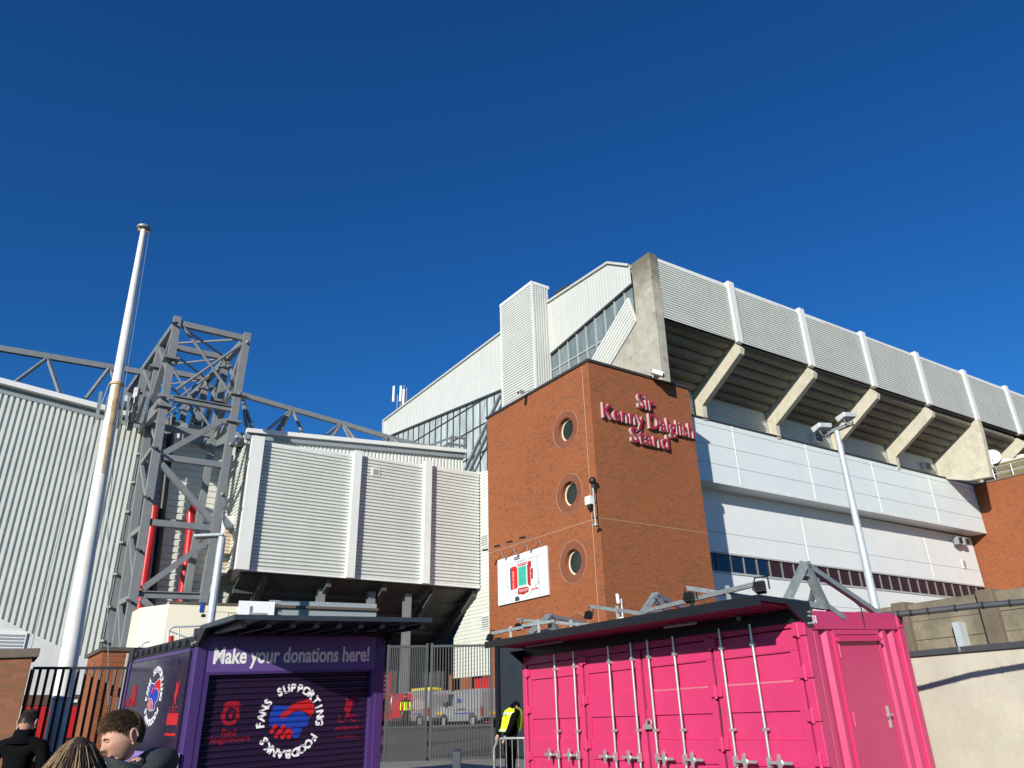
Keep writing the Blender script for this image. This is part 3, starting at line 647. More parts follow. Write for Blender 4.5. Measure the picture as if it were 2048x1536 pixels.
# ---------------------------------------------------------------- white corner block between the stands
S = 12.2
cbk = thing('corner_block', 'white ribbed corner block standing on columns left of the brick tower', 'building', FA(-8, S+4, 1.2))
def topz(a): return 17.12+(a+.5)*.022
ZB = 9.5
pl = []
for (xa, ya), (xb, yb) in (((487, 1000), (514, 1000)), ((699, 1040), (715, 1040)), ((846, 1060), (860, 1060))):
    pl.append((FA.at_b(xa, ya, S-.3)[0], FA.at_b(xb, yb, S-.3)[0]))
AR = -.42
xs_ = [(pl[0][1], pl[1][0]), (pl[1][1], pl[2][0]), (pl[2][1], AR)]
for x0, x1 in xs_:
    mb = MB(); ribs(mb, FA, S, [(x0-.05, ZB), (x1+.05, ZB), (x1+.05, topz(x1)), (x0-.05, topz(x0))], 'a', .21, .10, ((0, 0), (.02, 1), (.62, 1), (.72, 0), (1, 0)), start=ZB); mb.build('ribbed_panel', M['clad'], cbk)
    mb = MB(); mb.prism([FA(x0-.05, S-.09, topz(x0)-.1), FA(x0-.05, S+.2, topz(x0)-.1), FA(x0-.05, S+.2, topz(x0)+.08), FA(x0-.05, S-.09, topz(x0)+.08)], UA*(x1-x0+.1)+Z*.022*(x1-x0)); mb.build('panel_cap', M['clad_trim'], cbk)
    mb = MB(); mb.box(FA, x0-.05, x1+.05, S-.1, S+.12, ZB-.12, ZB+.03); mb.build('panel_edge', M['clad_trim'], cbk)
for x0, x1 in pl:
    mb = MB(); mb.box(FA, x0, x1, S-.45, S+.1, ZB-.14, topz(x0)+.28); mb.build('pilaster', M['clad_trim'], cbk, bevel=.015)
    mb = MB()
    for z in (12.1, 14.9): mb.box(FA, x0-.004, x1+.004, S-.454, S, z, z+.025)
    mb.build('pilaster_joint', M['joint_lite'], cbk)
XL = pl[0][0]+.05
FR = Frame(FA(XL, S, 0), UB, UA)                               # the left return runs back along the gable direction
mb = MB(); ribs(mb, FR, 0, [(.1, ZB), (4.2, ZB), (4.2, topz(XL)), (.1, topz(XL))], 'a', .21, .075, ((0, 0), (.03, 1), (.66, 1), (.78, 0), (1, 0)), start=ZB); mb.build('ribbed_return', M['clad'], cbk)
mb = MB(); mb.box(FR, 1.2, 3.6, -.55, -.02, ZB-.1, 12.6); lb = mb.build('louvre_box', M['clad_trim'], cbk, bevel=.02)
mb = MB(); [mb.box(Frame(FR(1.2, -.28, 0), -UA, UB), -.2, .2, -.05, -.005, ZB+.1+.2*k, ZB+.21+.2*k) for k in range(12)]; mb.build('slats', M['rust'], lb)
mb = MB(); mb.prism([FA(XL+.7, S+.15, ZB), FA(AR, S+.15, ZB), FA(AR, S+6, ZB), FA(XL+.9, S+6, ZB)], (0, 0, 7.2)); mb.build('core', M['clad_trim'], cbk)
mb = MB(); a_, c_ = FA.at_b(750, 945, S); mb.box(FA, a_-.27, a_+.27, S-.14, S, c_-.27, c_+.27); vt = mb.build('wall_vent', M['clad_trim'], cbk)
mb = MB(); mb.box(FA, a_-.18, a_+.18, S-.16, S-.13, c_-.18, c_+.18); mb.build('grille', M['joint'], vt)
# ribbed strip running from the brick tower back to the block
mb = MB(); ribs(mb, FB, .3, [(LB-.2, 4.1), (15.5, 4.1), (15.5, 6.6), (12.5, 9.5), (12.5, 17.35), (LB-.2, 17.0)], 'a', .235, .045, ((0, 0), (.05, 1), (.8, 1), (.95, 0), (1, 0))); mb.build('ribbed_strip', M['clad'], cbk)
for x, y in ((970, 1079), (972, 1241)):
    a_, c_ = FB.at_b(x, y, .25); mb = MB(); mb.box(FB, a_-.5, a_+.4, .18, .24, c_-.5, c_+.4); v_ = mb.build('wall_vent', M['clad_trim'], cbk)
    mb = MB(); [mb.box(FB, a_-.42, a_+.34, .14, .17, c_-.4+.14*k, c_-.33+.14*k) for k in range(5)]; mb.build('slats', M['joint'], v_)
# upper ribbed band with its white and grey eaves
ev = [(-21.0, 17.5), (-15.8, 17.96), (-.64, 19.18)]
mb = MB(); ribs(mb, FA, 14, [(-15.8, 16.4), (-.64, 16.4), (-.64, 19.0), (-15.8, 17.8)], 'c', .26, .05); mb.build('ribbed_band', M['clad'], cbk)
mb = MB(); mb.bar(FA(-15.8, 13.85, 18.0), FA(-.5, 13.85, 19.22), .5, .26); mb.build('eaves', M['clad_trim'], cbk)
mb = MB(); mb.bar(FA(-15.8, 13.93, 17.68), FA(-.55, 13.93, 18.90), .3, .34); mb.build('gutter', M['grey_beam'], cbk)
mb = MB(); mb.prism([FA(-15.8, 14.1, 17.9), FA(-.5, 14.1, 19.1), FA(-.5, 34, 20.4), FA(-15.8, 34, 19.2)], (0, 0, -.2)); mb.build('roof', M['clad_trim'], cbk)
mb = MB()
for q in (((900, 905), (905, 872)), ((928, 910), (930, 875)), ((905, 874), (930, 877)), ((905, 888), (930, 892)), ((905, 874), (850, 895)), ((905, 888), (880, 897))):
    pts = [FA(*(lambda r: (r[0], 14.5, r[1]))(FA.at_b(*p, 14.5))) for p in q]; mb.bar(pts[0], pts[1], .14)
mb.build('roof_rail', M['steel'], cbk)
# recessed ribbed wall behind the steel tower
mb = MB(); ribs(mb, FA, 17, [(-22.5, 2), (-14.2, 2), (-14.2, 18.7), (-22.5, 18.7)], 'a', .39, .07, ((0, 0), (.06, 1), (.75, 1), (.9, 0), (1, 0))); mb.build('ribbed_wall', M['clad'], cbk)
for z0, z1 in ((17.7, 18.9), (12.4, 12.85)): mb = MB(); mb.box(FA, -22.5, -14.6, 16.7, 16.95, z0, z1); mb.build('wall_beam', M['grey_beam'], cbk)
for a in (-19.3, -15.9): mb = MB(); mb.box(FA, a-.2, a+.2, 16.6, 16.95, 2, 18.6); mb.build('wall_post', M['clad_trim'], cbk)
# undercroft: stepped terrace seen from below, rakers, columns, back wall
for k in range(6):
    t = k/6; b0, b1 = 13+t*9, 13+(k+1)/6*9; z0 = 9.3-t*4.6
    mb = MB(); mb.prism([FA(-15.2, b0, z0), FA(-15.2, b1, z0-.55), FA(-15.2, b1, z0-.2), FA(-15.2, b0, z0+.35)], UA*15.4); mb.build('terrace_step', M['dark_under'], cbk)
for a in (-14, -10.3, -6.8, -3.4, -.5):
    mb = MB(); mb.prism([FA(a-.15, 12.6, 9.3), FA(a-.15, 12.6, 8.9), FA(a-.15, 22, 3.6), FA(a-.15, 22, 4.6)], UA*.3); mb.build('raker_beam', M['dark_under'], cbk)
for x, y in ((640, 1205), (741, 1210), (813, 1230)):
    a_, c_ = FA.at_b(x, y, 13.4); mb = MB(); mb.ibeam(FA(a_, 13.4, 1.2), FA(a_, 13.4, 8.9), .42, .42, .06, up=NA); mb.build('column', M['steel'], cbk)
mb = MB(); ribs(mb, FA, 19.5, [(-16, 1), (1, 1), (1, 7.2), (-16, 7.2)], 'c', .33, .06); mb.build('back_wall', M['dark_under'], cbk)
mb = MB(); ribs(mb, FA, 14.6, [(-16, 1), (-6.4, 1), (-6.4, 4.45), (-16, 4.45)], 'c', .36, .10, ((0, 0), (.05, 1), (.55, 1), (.6, 0), (1, 0))); mb.build('hoarding', M['clad'], cbk)  # cut off at the shadow edge; dark wall behind stands in for shade
mb = MB(); mb.box(FA, -16, -6.3, 14.4, 14.75, 1, 2.2); mb.build('brick_base', M['brick'], cbk)
mb = MB(); p = at_d(935, 1380, 60); mb.lathe(V((p.x, p.y, 1)), Z, [(3.6, 0), (3.6, 5.6)], 40); mb.build('curved_wall', M['brick'], cbk, smooth=True)
mb = MB(); mb.lathe(V((p.x, p.y, 6.55)), Z, [(3.7, 0), (3.7, .12)], 40); mb.build('wall_cap', M['coping'], cbk, smooth=True)
mb = MB(); q0 = FB(12.3, .6, 0); mb.box(FB, 11.0, 13.5, .6, 1.2, 1.4, 4.0); mb.build('red_door', M['red'], cbk)

# ---------------------------------------------------------------- left stand end wall
lw = thing('end_wall_building', 'pale ribbed end wall of the left stand behind the flagpole', 'building', FA(-28, 12, 1))
S2 = 16.0
def _ln(p, q):
    (x0, z0), (x1, z1) = FA.at_b(*p, S2), FA.at_b(*q, S2); return lambda a: z0+(a-x0)*(z1-z0)/(x1-x0)
aR_ = FA.at_b(291, 840, S2)[0]; ltop = _ln((0, 764), (293, 840)); lbot = _ln((0, 1238), (195, 1330))
mb = MB(); ribs(mb, FA, S2, [(-46, lbot(-46)), (aR_, lbot(aR_)), (aR_, ltop(aR_)-.5), (-46, ltop(-46)-.5)], 'c', .285, .16, ((0, 0), (.06, 1), (.60, 1), (.68, 0), (1, 0))); mb.build('ribbed_cladding', M['clad'], lw)
mb = MB(); mb.prism([FA(a, S2+.05, c) for a, c in ((-46, 0), (aR_, 0), (aR_, lbot(aR_)+.02), (-46, lbot(-46)+.02))], -NA*.3); mb.build('plinth_wall', M['plinth'], lw)
mb = MB(); mb.bar(FA(-46, S2-.02, lbot(-46)), FA(aR_, S2-.02, lbot(aR_)), .1, .09); mb.build('drip_trim', M['clad_trim'], lw)
mb = MB(); mb.prism([FA(-46, S2+.2, 1), FA(aR_-.2, S2+.2, 1), FA(aR_-.2, S2+26, 1), FA(-46, S2+26, 1)], (0, 0, 16.5)); mb.build('core', M['dark_under'], lw)
mb = MB(); mb.bar(FA(-46, S2-.25, ltop(-46)-.12), FA(aR_+.3, S2-.25, ltop(aR_+.3)-.12), .75, .30); mb.build('eaves', M['clad_trim'], lw)
mb = MB(); mb.bar(FA(-46, S2-.05, ltop(-46)-.48), FA(aR_+.2, S2-.05, ltop(aR_+.2)-.48), .3, .40); mb.build('gutter', M['grey_beam'], lw)
mb = MB(); mb.box(FA, aR_, aR_+.55, S2-.1, S2+.5, 1, ltop(aR_)-.4); mb.build('corner_post', M['steel'], lw)
for k in range(7): mb = MB(); mb.bar(FA(aR_-.1, S2-.1, 5.9+1.72*k), FA(aR_+.1, S2-.5, 5.85+1.72*k), .17, .11); mb.build('wall_light_bracket', M['galv'], lw)
a_, c_ = FA.at_b(20, 1283, S2); mb = MB(); mb.box(FA, a_-1.3, a_+.65, S2-.04, S2+.04, c_-.5, c_+.5); gv = mb.build('wall_vent', M['white'], lw)
mb = MB(); [mb.box(FA, a_-1.2, a_+.55, S2-.07, S2-.045, c_-.40+.16*k, c_-.31+.16*k) for k in range(5)]; mb.build('slats', M['joint'], gv)
for (xa, xb) in ((49, 101), (111, 160)):
    a0, cA = FA.at_b(xa, 1413, S2-.1); a1, _ = FA.at_b(xb, 1413, S2-.1)
    mb = MB(); mb.box(FA, a0, a1, S2-.06, S2+.04, 0, cA); dr = mb.build('door', M['red'], lw, bevel=.01)
    mb = MB(); mb.box(FA, (a0+a1)/2-.012, (a0+a1)/2+.012, S2-.075, S2-.06, 0, cA-.05); mb.build('door_joint', M['black'], dr)
    mb = MB(); mb.box(FA, a0+.1, a1-.1, S2-.14, S2-.07, cA-1.55, cA-1.43); mb.build('push_bar', M['black'], dr)
a0, cA = FA.at_b(48, 1412, S2-.1); a1, _ = FA.at_b(162, 1412, S2-.1); mb = MB(); mb.box(FA, a0-.1, a1+.1, S2-.08, S2+.04, cA+.02, cA+.5); mb.build('door_lintel', mat('brown_lintel', (.10, .05, .035), .8), lw)
a2, c2_ = FA.at_b(145, 1402, S2-.1); mb = MB(); mb.box(FA, a2-.22, a2+.22, S2-.16, S2-.085, c2_-.07, c2_+.07); mb.build('exit_plate', M['white'], lw)

# ---------------------------------------------------------------- steel tower of the left stand roof
sy = thing('steel_tower', 'tall grey box girder steel tower carrying the left stand roof', 'steel tower', FA(-19, 11.5, 1.3))
F0 = 11.5
def fpx(x, y, b=F0): a, c = FA.at_b(x, y, b); return FA(a, b, c)
def leg(p, q, w=.38): mb = MB(); mb.bar(p, q, w, w*1.0, up=NA); return mb.build('leg', M['steel'], sy, bevel=.01)
def lx(z): return -20.96+.52*(23.3-z)/22.3
def rx(z): return -17.0-.42*(23.3-z)/22.3
leg(FA(lx(23.3), F0, 23.3), FA(lx(1), F0, 1), .42); leg(FA(rx(23.3), F0, 23.3), FA(rx(1), F0, 1), .42)
DEP = [F0, 14.76, 18.6, 23.05]; ZC = 22.95
lu = [-20.96, -21.26, -21.55, -21.99]; ru = [-17.0, -17.40, -17.75, -18.2]
for i in (1, 2, 3):
    zl = 22.8
    leg(FA(lu[i], DEP[i], zl), (fpx(231, 1300, DEP[1]) if i == 1 else FA(lu[i], DEP[i], 16.5)), .42); leg(FA(ru[i], DEP[i], zl), FA(ru[i]-.3, DEP[i], 1 if i == 1 else 16.5), .38)
def member(nm, p, q, w, h=None, round_=False):
    mb = MB()
    if round_: mb.tube([p, q], w/2, 10)
    else: mb.bar(p, q, w, h or w)
    return mb.build(nm, M['steel'], sy)
for us in (lu, ru): member('top_chord', FA(us[0], DEP[0], ZC), FA(us[3], DEP[3]+.3, ZC-.05), .30, .40)
for i in range(4): member('cross_beam', FA(lu[i], DEP[i], ZC), FA(ru[i], DEP[i], ZC), .26, .34)
for i in range(3):
    member('top_brace', FA(lu[i], DEP[i], ZC), FA(ru[i+1], DEP[i+1], ZC), .14, round_=True); member('top_brace', FA(ru[i], DEP[i], ZC), FA(lu[i+1], DEP[i+1], ZC), .14, round_=True)
for us in (lu, ru):                                            # side faces: lower chord and zigzag bracing
    member('lower_chord', FA(us[0], DEP[0], 17.6), FA(us[3], DEP[3], 17.8), .28, .36)
    for i in range(3):
        member('side_brace', FA(us[i], DEP[i], 22.7), FA(us[i+1], DEP[i+1], 17.8), .28, .32); member('side_brace', FA(us[i+1], DEP[i+1], 22.7), FA(us[i], DEP[i], 20), .24, .28)
for i in (1, 2, 3):
    member('frame_brace', FA(lu[i], DEP[i], 22.6), FA(ru[i], DEP[i], 17.8), .15, round_=True); member('frame_brace', FA(ru[i], DEP[i], 22.6), FA(lu[i], DEP[i], 17.8), .15, round_=True); member('cross_beam', FA(lu[i], DEP[i], 17.7), FA(ru[i], DEP[i], 17.7), .28, .34)
member('frame_brace', fpx(368, 655), fpx(468, 797), .17, round_=True); member('frame_brace', fpx(484, 688), fpx(352, 780), .17, round_=True)
for (p, q, w) in (((347, 797), (472, 820), .34), ((328, 915), (458, 932), .32), ((303, 1045), (440, 1058), .32), ((283, 1189), (425, 1193), .34)):
    mb = MB(); mb.ibeam(fpx(*p), fpx(*q), .28, w, .05) if w == .34 else mb.bar(fpx(*p), fpx(*q), .26, w); mb.build('cross_beam', M['steel'], sy)
for (p, q) in (((326, 908), (442, 843)), ((442, 843), (470, 843)), ((322, 928), (432, 1052)), ((284, 1178), (436, 1068)), ((283, 1198), (320, 1232))): member('diagonal', fpx(*p), fpx(*q), .26, .30)
# lacing between the front left leg and the wall corner
cl = lambda z: FA(-21.75, S2+2.2, z); fl = lambda z: FA(lx(z), F0, z)
lz = [(320, 876, 283, 928), (303, 1042, 262, 1072), (280, 1186, 240, 1206)]
for xa, ya, xb, yb in lz: member('lacing_bar', fpx(xa, ya), fpx(xb, yb, DEP[1]-.15), .18, .28)
for xa, ya, xb, yb in ((303, 850, 325, 925), (283, 928, 296, 1012), (262, 1072, 268, 1160), (240, 1206, 243, 1320)): member('lacing_bar', fpx(xa, ya, DEP[1]-.15), fpx(xb, yb, F0+.15), .17, .2)

member('lower_chord', fpx(330, 798), fpx(293, 838, DEP[1]), .34, .46)
for z, xf in ((20.6, lx), (17.7, lx), (19.2, rx), (17.5, rx)):                                 # bolted flange plates
    mb = MB(); mb.box(Frame(FA(xf(z), F0, z), UA, -NA), -.40, .40, -.40, .40, -.07, .07); mb.build('flange_plate', M['steel'], sy)
for z, us, d in ((21.3, lu, 1), (19.9, ru, 1), (21.1, lu, 2), (19.7, ru, 2)):
    mb = MB(); mb.box(Frame(FA(us[d], DEP[d], z), UA, -NA), -.40, .40, -.40, .40, -.07, .07); mb.build('flange_plate', M['steel'], sy)
for z in (22.8, 20.4, 18.2, 15.3, 12.6, 9.9, 7.4):
    mb = MB(); p = fl(z); mb.bar(p+NA*.15-UA*.25, p+NA*.75-UA*.05-Z*.22, .12, .1); mb.build('leg_lamp', M['black'], sy)
for z in (22.6, 19.2, 16.1, 13.2):
    mb = MB(); p = FA(rx(z), F0-.25, z); mb.bar(p, p+NA*.2+UA*.08, .14, .16); mb.build('leg_lamp', M['galv'], sy)
# roof girders either side of it
GB = 18.6
g1 = thing('roof_girder', 'long level grey roof girder with thin braces left of the flagpole', 'girder', FA(-34, GB, 18), 'girders on the left stand roof')
mb = MB(); gl_ = fpx(0, 697, GB); gr_ = fpx(290, 746, GB); mb.bar(gl_+(gl_-gr_)*2, gr_, .28, .34); mb.build('chord', M['steel'], g1)
for (x, y), feet in (((95, 716), ((28, 766), (119, 786))), ((220, 734), ((172, 797), (246, 812)))):
    for f in feet: mb = MB(); mb.bar(fpx(x, y, GB), fpx(*f, GB-1.5), .16); mb.build('brace', M['steel'], g1)
g2 = thing('roof_girder', 'grey roof girder sloping down to the right above the white corner block', 'girder', FA(-8, GB, 18), 'girders on the left stand roof')
ch = [fpx(x, y, GB) for x, y in ((478, 788), (585, 819), (684, 847), (777, 875), (845, 893), (905, 905))]
mb = MB(); [mb.bar(p, q, .28, .32) for p, q in zip(ch, ch[1:])]; mb.build('chord', M['steel'], g2)
for (x, y), feet in (((585, 818), ((528, 866), (548, 868), (558, 867), (608, 873))), ((684, 846), ((645, 876), (663, 878), (702, 881), (714, 883))), ((777, 874), ((755, 888), (766, 889), (790, 892), (806, 892))), ((486, 800), ((494, 863), (507, 864)))):
    for f in feet: mb = MB(); mb.bar(fpx(x, y, GB), fpx(*f, GB-1.2), .17); mb.build('brace', M['steel'], g2)
fd = thing('roof_floodlight', 'dark square floodlight on the left stand roof beside the flagpole', 'floodlight', fpx(250, 820, 14.5))
mb = MB(); p = fpx(246, 803, 14.3); fr = Frame(p, UA, -NA); mb.box(fr, -.38, .38, -.1, .3, -.42, .42); mb.build('housing', M['coping'], fd, bevel=.04)
mb = MB(); mb.box(fr, -.33, .33, -.12, -.105, -.37, .37); mb.build('lens', M['lamp_glass'], fd)
mb = MB(); mb.bar(fr(0, .1, -.4), fr(0, .1, -1.6), .15); mb.bar(fr(.6, .1, 1.0), fr(.6, .1, -1.6), .25); mb.build('mount', M['steel'], fd)
rs = random.Random(4)
ra = thing('roof_fittings', 'small jumble of pipes and brackets on the left stand roof edge beside the floodlight', 'roof fittings', fpx(215, 825, 14))
for k in range(16):
    x = 196+rs.random()*90; y = 818+(x-196)*.10; p = fpx(x, y, 13.8); h = .3+rs.random()*1.3
    mb = MB(); mb.bar(p-Z*.6, p+Z*h+UA*rs.uniform(-.2, .2), .07+.1*rs.random()); 
    mb.build('bracket', M[rs.choice(['galv', 'steel', 'coping'])], ra)
# pipes
def pipe(label, pts, r, mat_, b, grp=None):
    o = MB().tube([fpx(x, y, b) for x, y in pts], r, 12).build('service_pipe', mat_, None, smooth=True); tag(o, label, 'pipe', grp); return o
pipe('bright red pipe behind the left leg of the steel tower', [(309, 1012), (307, 1035), (297, 1100), (283, 1195), (262, 1320)], .23, M['red'], 16.3, 'red pipes behind the steel tower')
pipe('bright red pipe with a bent top between the legs of the steel tower', [(392, 1026), (385, 1016), (381, 1030), (381, 1060), (373, 1130), (366, 1180), (360, 1250)], .24, M['red'], 16.3, 'red pipes behind the steel tower')
pipe('black cable duct rising behind the steel tower', [(345, 835), (333, 950), (318, 1080), (300, 1230)], .2, M['black'], 16.6)

# ---------------------------------------------------------------- yard things in front of the corner block
cn = thing('cream_cabin', 'cream cabin with a chamfered end under the steel tower', 'cabin', FA(-14, .4, .9))
_zc = 5.7; _q0 = at_z(338, 1208, _zc); _q1 = at_z(754, 1222, _zc); _e = _q1-_q0; _e.z = 0; _e.normalize(); FCB = Frame(V((_q0.x, _q0.y, 0)), _e, V((-_e.y, _e.x, 0)))
FC = 0.0; q = lambda x, y, b=FC: FCB.at_b(x, y, b)
aL_, zT_ = q(338, 1208); aR2, _ = q(538, 1213)
mb = MB(); w0 = q(292, 1215)[0]
mb.prism([FCB(aL_, FC, 1), FCB(aR2, FC, 1), FCB(aR2, FC+2.6, 1), FCB(aL_-1.2, FC+2.6, 1), FCB(aL_-.95, FC+1.3, 1)], Z*(zT_-1)); mb.build('cabin_wall', M['cream'], cn)
a_, z_ = q(517, 1228); mb = MB(); mb.box(FCB, a_-.75, a_+.55, FC-.05, FC, z_-.5, z_+.45); vp = mb.build('vent_panel', M['white'], cn)
mb = MB(); [mb.box(FCB, a_-.35, a_+.3, FC-.07, FC-.052, z_-.3+.14*k, z_-.24+.14*k) for k in range(3)]; mb.build('slats', M['joint'], vp)
for x, y in ((404, 1210), (503, 1218)):
    a_, z_ = q(x, y); mb = MB(); mb.box(FCB, a_-.06, a_+.06, FC-.05, FC-.005, z_-.25, z_+.1); mb.build('blue_clip', M['logo_blue'], cn)
a_, z_ = q(406, 1231); mb = MB(); mb.box(FCB, a_-.06, a_+.06, FC-.03, FC-.004, z_-.05, z_+.05); mb.build('socket', M['black'], cn)
mb = MB()
for (xa, ya), (xb, yb) in (((410, 1222), (500, 1226)), ((456, 1228), (456, 1262)), ((455, 1226), (500, 1229))):
    a0, z0 = q(xa, ya); a1, z1 = q(xb, yb); mb.bar(FCB(a0, FC-.008, z0), FCB(a1, FC-.008, z1), .03, .02)
mb.build('panel_seam', mat('cream_seam', (.58, .53, .40), .6), cn)
a3, z3 = q(754, 1227); mb = MB(); mb.box(FCB, aR2+.02, a3, FC+.1, FC+.5, z3-.42, z3+.38); gb = mb.build('grey_beam', M['grey_beam'], cn)
mb = MB(); mb.box(FCB, aL_, a3+.05, FC-.03, FC+.6, zT_+.005, zT_+.10); mb.build('roof_edge', mat('brown_flashing', (.10, .075, .055), .7), cn)
mb = MB(); [mb.box(FCB, q(xx, 1220)[0]-.03, q(xx, 1220)[0]+.03, FC+.07, FC+.1, z3-.2+.18*j, z3-.14+.18*j) for xx in (556, 561) for j in range(3)]; mb.build('bolts', M['coping'], gb)
for pts in ([(335, 1300), (337, 1262), (345, 1255), (395, 1252)], [(345, 1255), (385, 1282)], [(357, 1254), (357, 1290)]): pass
rl = thing('stair_rail', 'thin bent metal handrail in front of the cream cabin', 'handrail', FA(q(340, 1290)[0], -1.5, 1))
mb = MB(); g = lambda x, y: (lambda r: FA(r[0], -1.5, r[1]))(FA.at_b(x, y, -1.5))
mb.tube([g(335, 1305), (g(337, 1262)), g(346, 1254), g(400, 1252)], .04, 6); mb.tube([g(339, 1262), g(385, 1280)], .03, 6); mb.tube([g(358, 1253), g(356, 1300)], .03, 6); mb.tube([g(270, 1300), g(290, 1285), g(300, 1283)], .03, 6); mb.tube([g(284, 1288), g(278, 1325)], .03, 6)
mb.build('rail', M['galv_pole'], rl)
mb = MB(); mb.tube([g(341, 1290), g(342, 1272)], .1, 8); mb.build('red_cap', M['red'], rl)

lp = thing('street_lamp', 'plain grey lamp post with a small flat head in front of the white block', 'street lamp', at_d(428, 1240, 27)*1)
p0 = at_d(424, 1290, 27); p1 = at_d(445, 1070, 27); bx, by = p1.x, p1.y
mb = MB(); mb.tube([V((bx, by, .8)), V((bx, by, p1.z-.35)), V((bx, by, p1.z-.1)), V((bx-.1, by-.03, p1.z))], [.14, .13, .12, .10], 12); mb.build('post', M['galv_pole'], lp, smooth=True)
mb = MB(); mb.bar(V((bx+.05, by, p1.z)), V((bx-.85, by-.25, p1.z-.08)), .3, .10); mb.build('lamp_head', M['galv_pole'], lp, bevel=.03)
mb = MB(); mb.bar(V((bx-.15, by-.06, p1.z-.075)), V((bx-.8, by-.24, p1.z-.145)), .22, .03); mb.build('lamp_lens', M['coping'], lp)

fp = thing('flagpole', 'tall tapering white flagpole with a rust streak, without a flag', 'flagpole', V((-8.96, 15.61, .47)))
DP = 18.0; base = at_d(108, 1490, DP); top = at_d(288, 456, DP); base = top+(base-top)*1.12
def along(t): return base+(top-base)*t
mb = MB(); mb.tube([along(t) for t in (0, .3, .60, .62, .8, 1)], [.185, .165, .135, .118, .10, .065], 24); mb.build('pole', M['white_pole'], fp, smooth=True)
tj = .605
def tpix(y): return (1490-y)/(1490-456)
mb = MB(); jj = along((.12+tpix(835))/1.12); d = (top-base).normalized(); mb.lathe(jj-d*.03, d, [(.14, 0), (.148, .0), (.148, .06), (.125, .06)], 24); mb.build('pole_joint', M['rust'], fp, smooth=True)
mb = MB(); pr = []                                            # rust streak below the joint, on the side towards the street
side = (V((0, 0, EYE))-jj); side = (side-d*side.dot(d)).normalized(); sx_ = d.cross(side)
def rad(p): t = (p-base).dot(d)/(top-base).length; return .165+(.135-.165)*max(0, (t-.3)/.3) if t > .3 else .17
prev = None; vs = []; fs = []
for i in range(9):
    p = jj-d*(.02+.27*i); w = .52*(1-i/9)**.5+.05*((i*7) % 3-1)
    for k in range(7):
        an = (-1+2*k/6)*w+.22; r = rad(p)+.003; vs.append(p+(side*math.cos(an)+sx_*math.sin(an))*r)
for i in range(8):
    for k in range(6): fs.append((i*7+k, i*7+k+1, (i+1)*7+k+1, (i+1)*7+k))
mb.add(vs, fs); mb.build('rust_streak', M['rust'], fp, smooth=True)
mb = MB(); mb.lathe(top, d, [(.16, -.03), (.17, 0), (.16, .03), (.05, .05)], 18); tr_ = mb.build('truck', M['galv'], fp, smooth=True)
mb = MB(); mb.bar(top+sx_*.1-d*.12, top+sx_*.1-d*.02, .06); mb.bar(top-sx_*.1-d*.12, top-sx_*.1-d*.02, .06); mb.build('pulley', M['rust'], tr_)
mb = MB(); q0 = along(.40); mb.tube([top-d*.05+sx_*.13, along(.75)+sx_*.16+side*.05, q0+sx_*.2+side*.1], .007, 5); mb.tube([jj-sx_*.16, along(.45)-sx_*.55+side*.2, along(.12)-sx_*.75], .008, 5); mb.tube([jj+sx_*.16, along(.45)+sx_*.25, along(.12)+sx_*.9], .008, 5); mb.build('halyard', M['galv'], fp)
mb = MB(); q1 = along((.12+tpix(1420))/1.12); mb.bar(q1+side*.17-sx_*.16, q1+side*.17+sx_*.16+d*.02, .05, .03); mb.build('cleat', M['galv'], fp)

# brick gate pier, wall and railing at the left
pr_ = thing('brick_pier', 'weathered red brick pier with a stone cap at the left edge', 'pier', V((-9.5, 13.2, .4)))
FP = Frame(V((-7.98, 12.75, 0)), V((-.995, .06, 0)).normalized(), V((-.56, .83, 0)).normalized())
zt = 2.78; mb = MB(); mb.box(FP, 0, 4.2, 0, 1.0, .2, zt); mb.build('wall', M['brick_old'], pr_)
mb = MB(); mb.box(FP, -.10, 4.3, -.10, 1.1, zt, zt+.14); mb.build('cap', mat('stone_cap', (.10, .075, .055), .85, var=.3, bmp=.3), pr_, bevel=.015)
ra_ = thing('railing', 'black upright bar railing between the brick pier and the purple kiosk', 'railing', V((-7.8, 13.9, .4)))
R0 = at_d(66, 1337, 16.2); R1 = at_d(262, 1336, 16.0); zt = 2.69
R0 = V((R0.x, R0.y, 0)); R1 = V((R1.x, R1.y, 0)); NBR = 14
for k in range(NBR):
    p = R0+(R1-R0)*k/(NBR-1); mb = MB(); mb.bar(p+Z*1.2, p+Z*(zt-.02), .035 if k else .07, .035); mb.build('bar', M['black_rail'], ra_)
mb = MB(); mb.bar(R0+Z*zt, R1+Z*zt, .05, .045); mb.bar(R0+Z*1.33, R1+Z*1.33, .04, .045); mb.build('rail', M['black_rail'], ra_)
lwll = thing('low_wall', 'low dark brick wall under the black railing', 'wall', V((-7.8, 14, .4)))
mb = MB(); e = (R1-R0).normalized(); fr = Frame(R0-e*.3, e, V((-e.y, e.x, 0))); mb.box(fr, 0, (R1-R0).length+1.5, -.15, .15, .2, 1.16); mb.build('wall', M['brick_old'], lwll)
mb = MB(); mb.box(fr, 0, (R1-R0).length+1.5, -.18, .18, 1.16, 1.22); mb.build('cap', M['coping'], lwll)
bw = thing('brick_wall', 'orange brick wall with stone caps behind the railing and the purple kiosk', 'wall', at_d(215, 1480, 23)*1)
c_ = at_d(206, 1302, 23); zt = c_.z; c_.z = 0; FW = Frame(c_, UA, UB)
mb = MB(); mb.prism([FW(0, 0, .5), FW(6, 0, .5), FW(6, .5, .5), FW(.5, .5, .5), FW(.5, 2.6, .5), FW(0, 2.6, .5)], Z*(zt-.5)); mb.build('wall', M['brick'], bw)
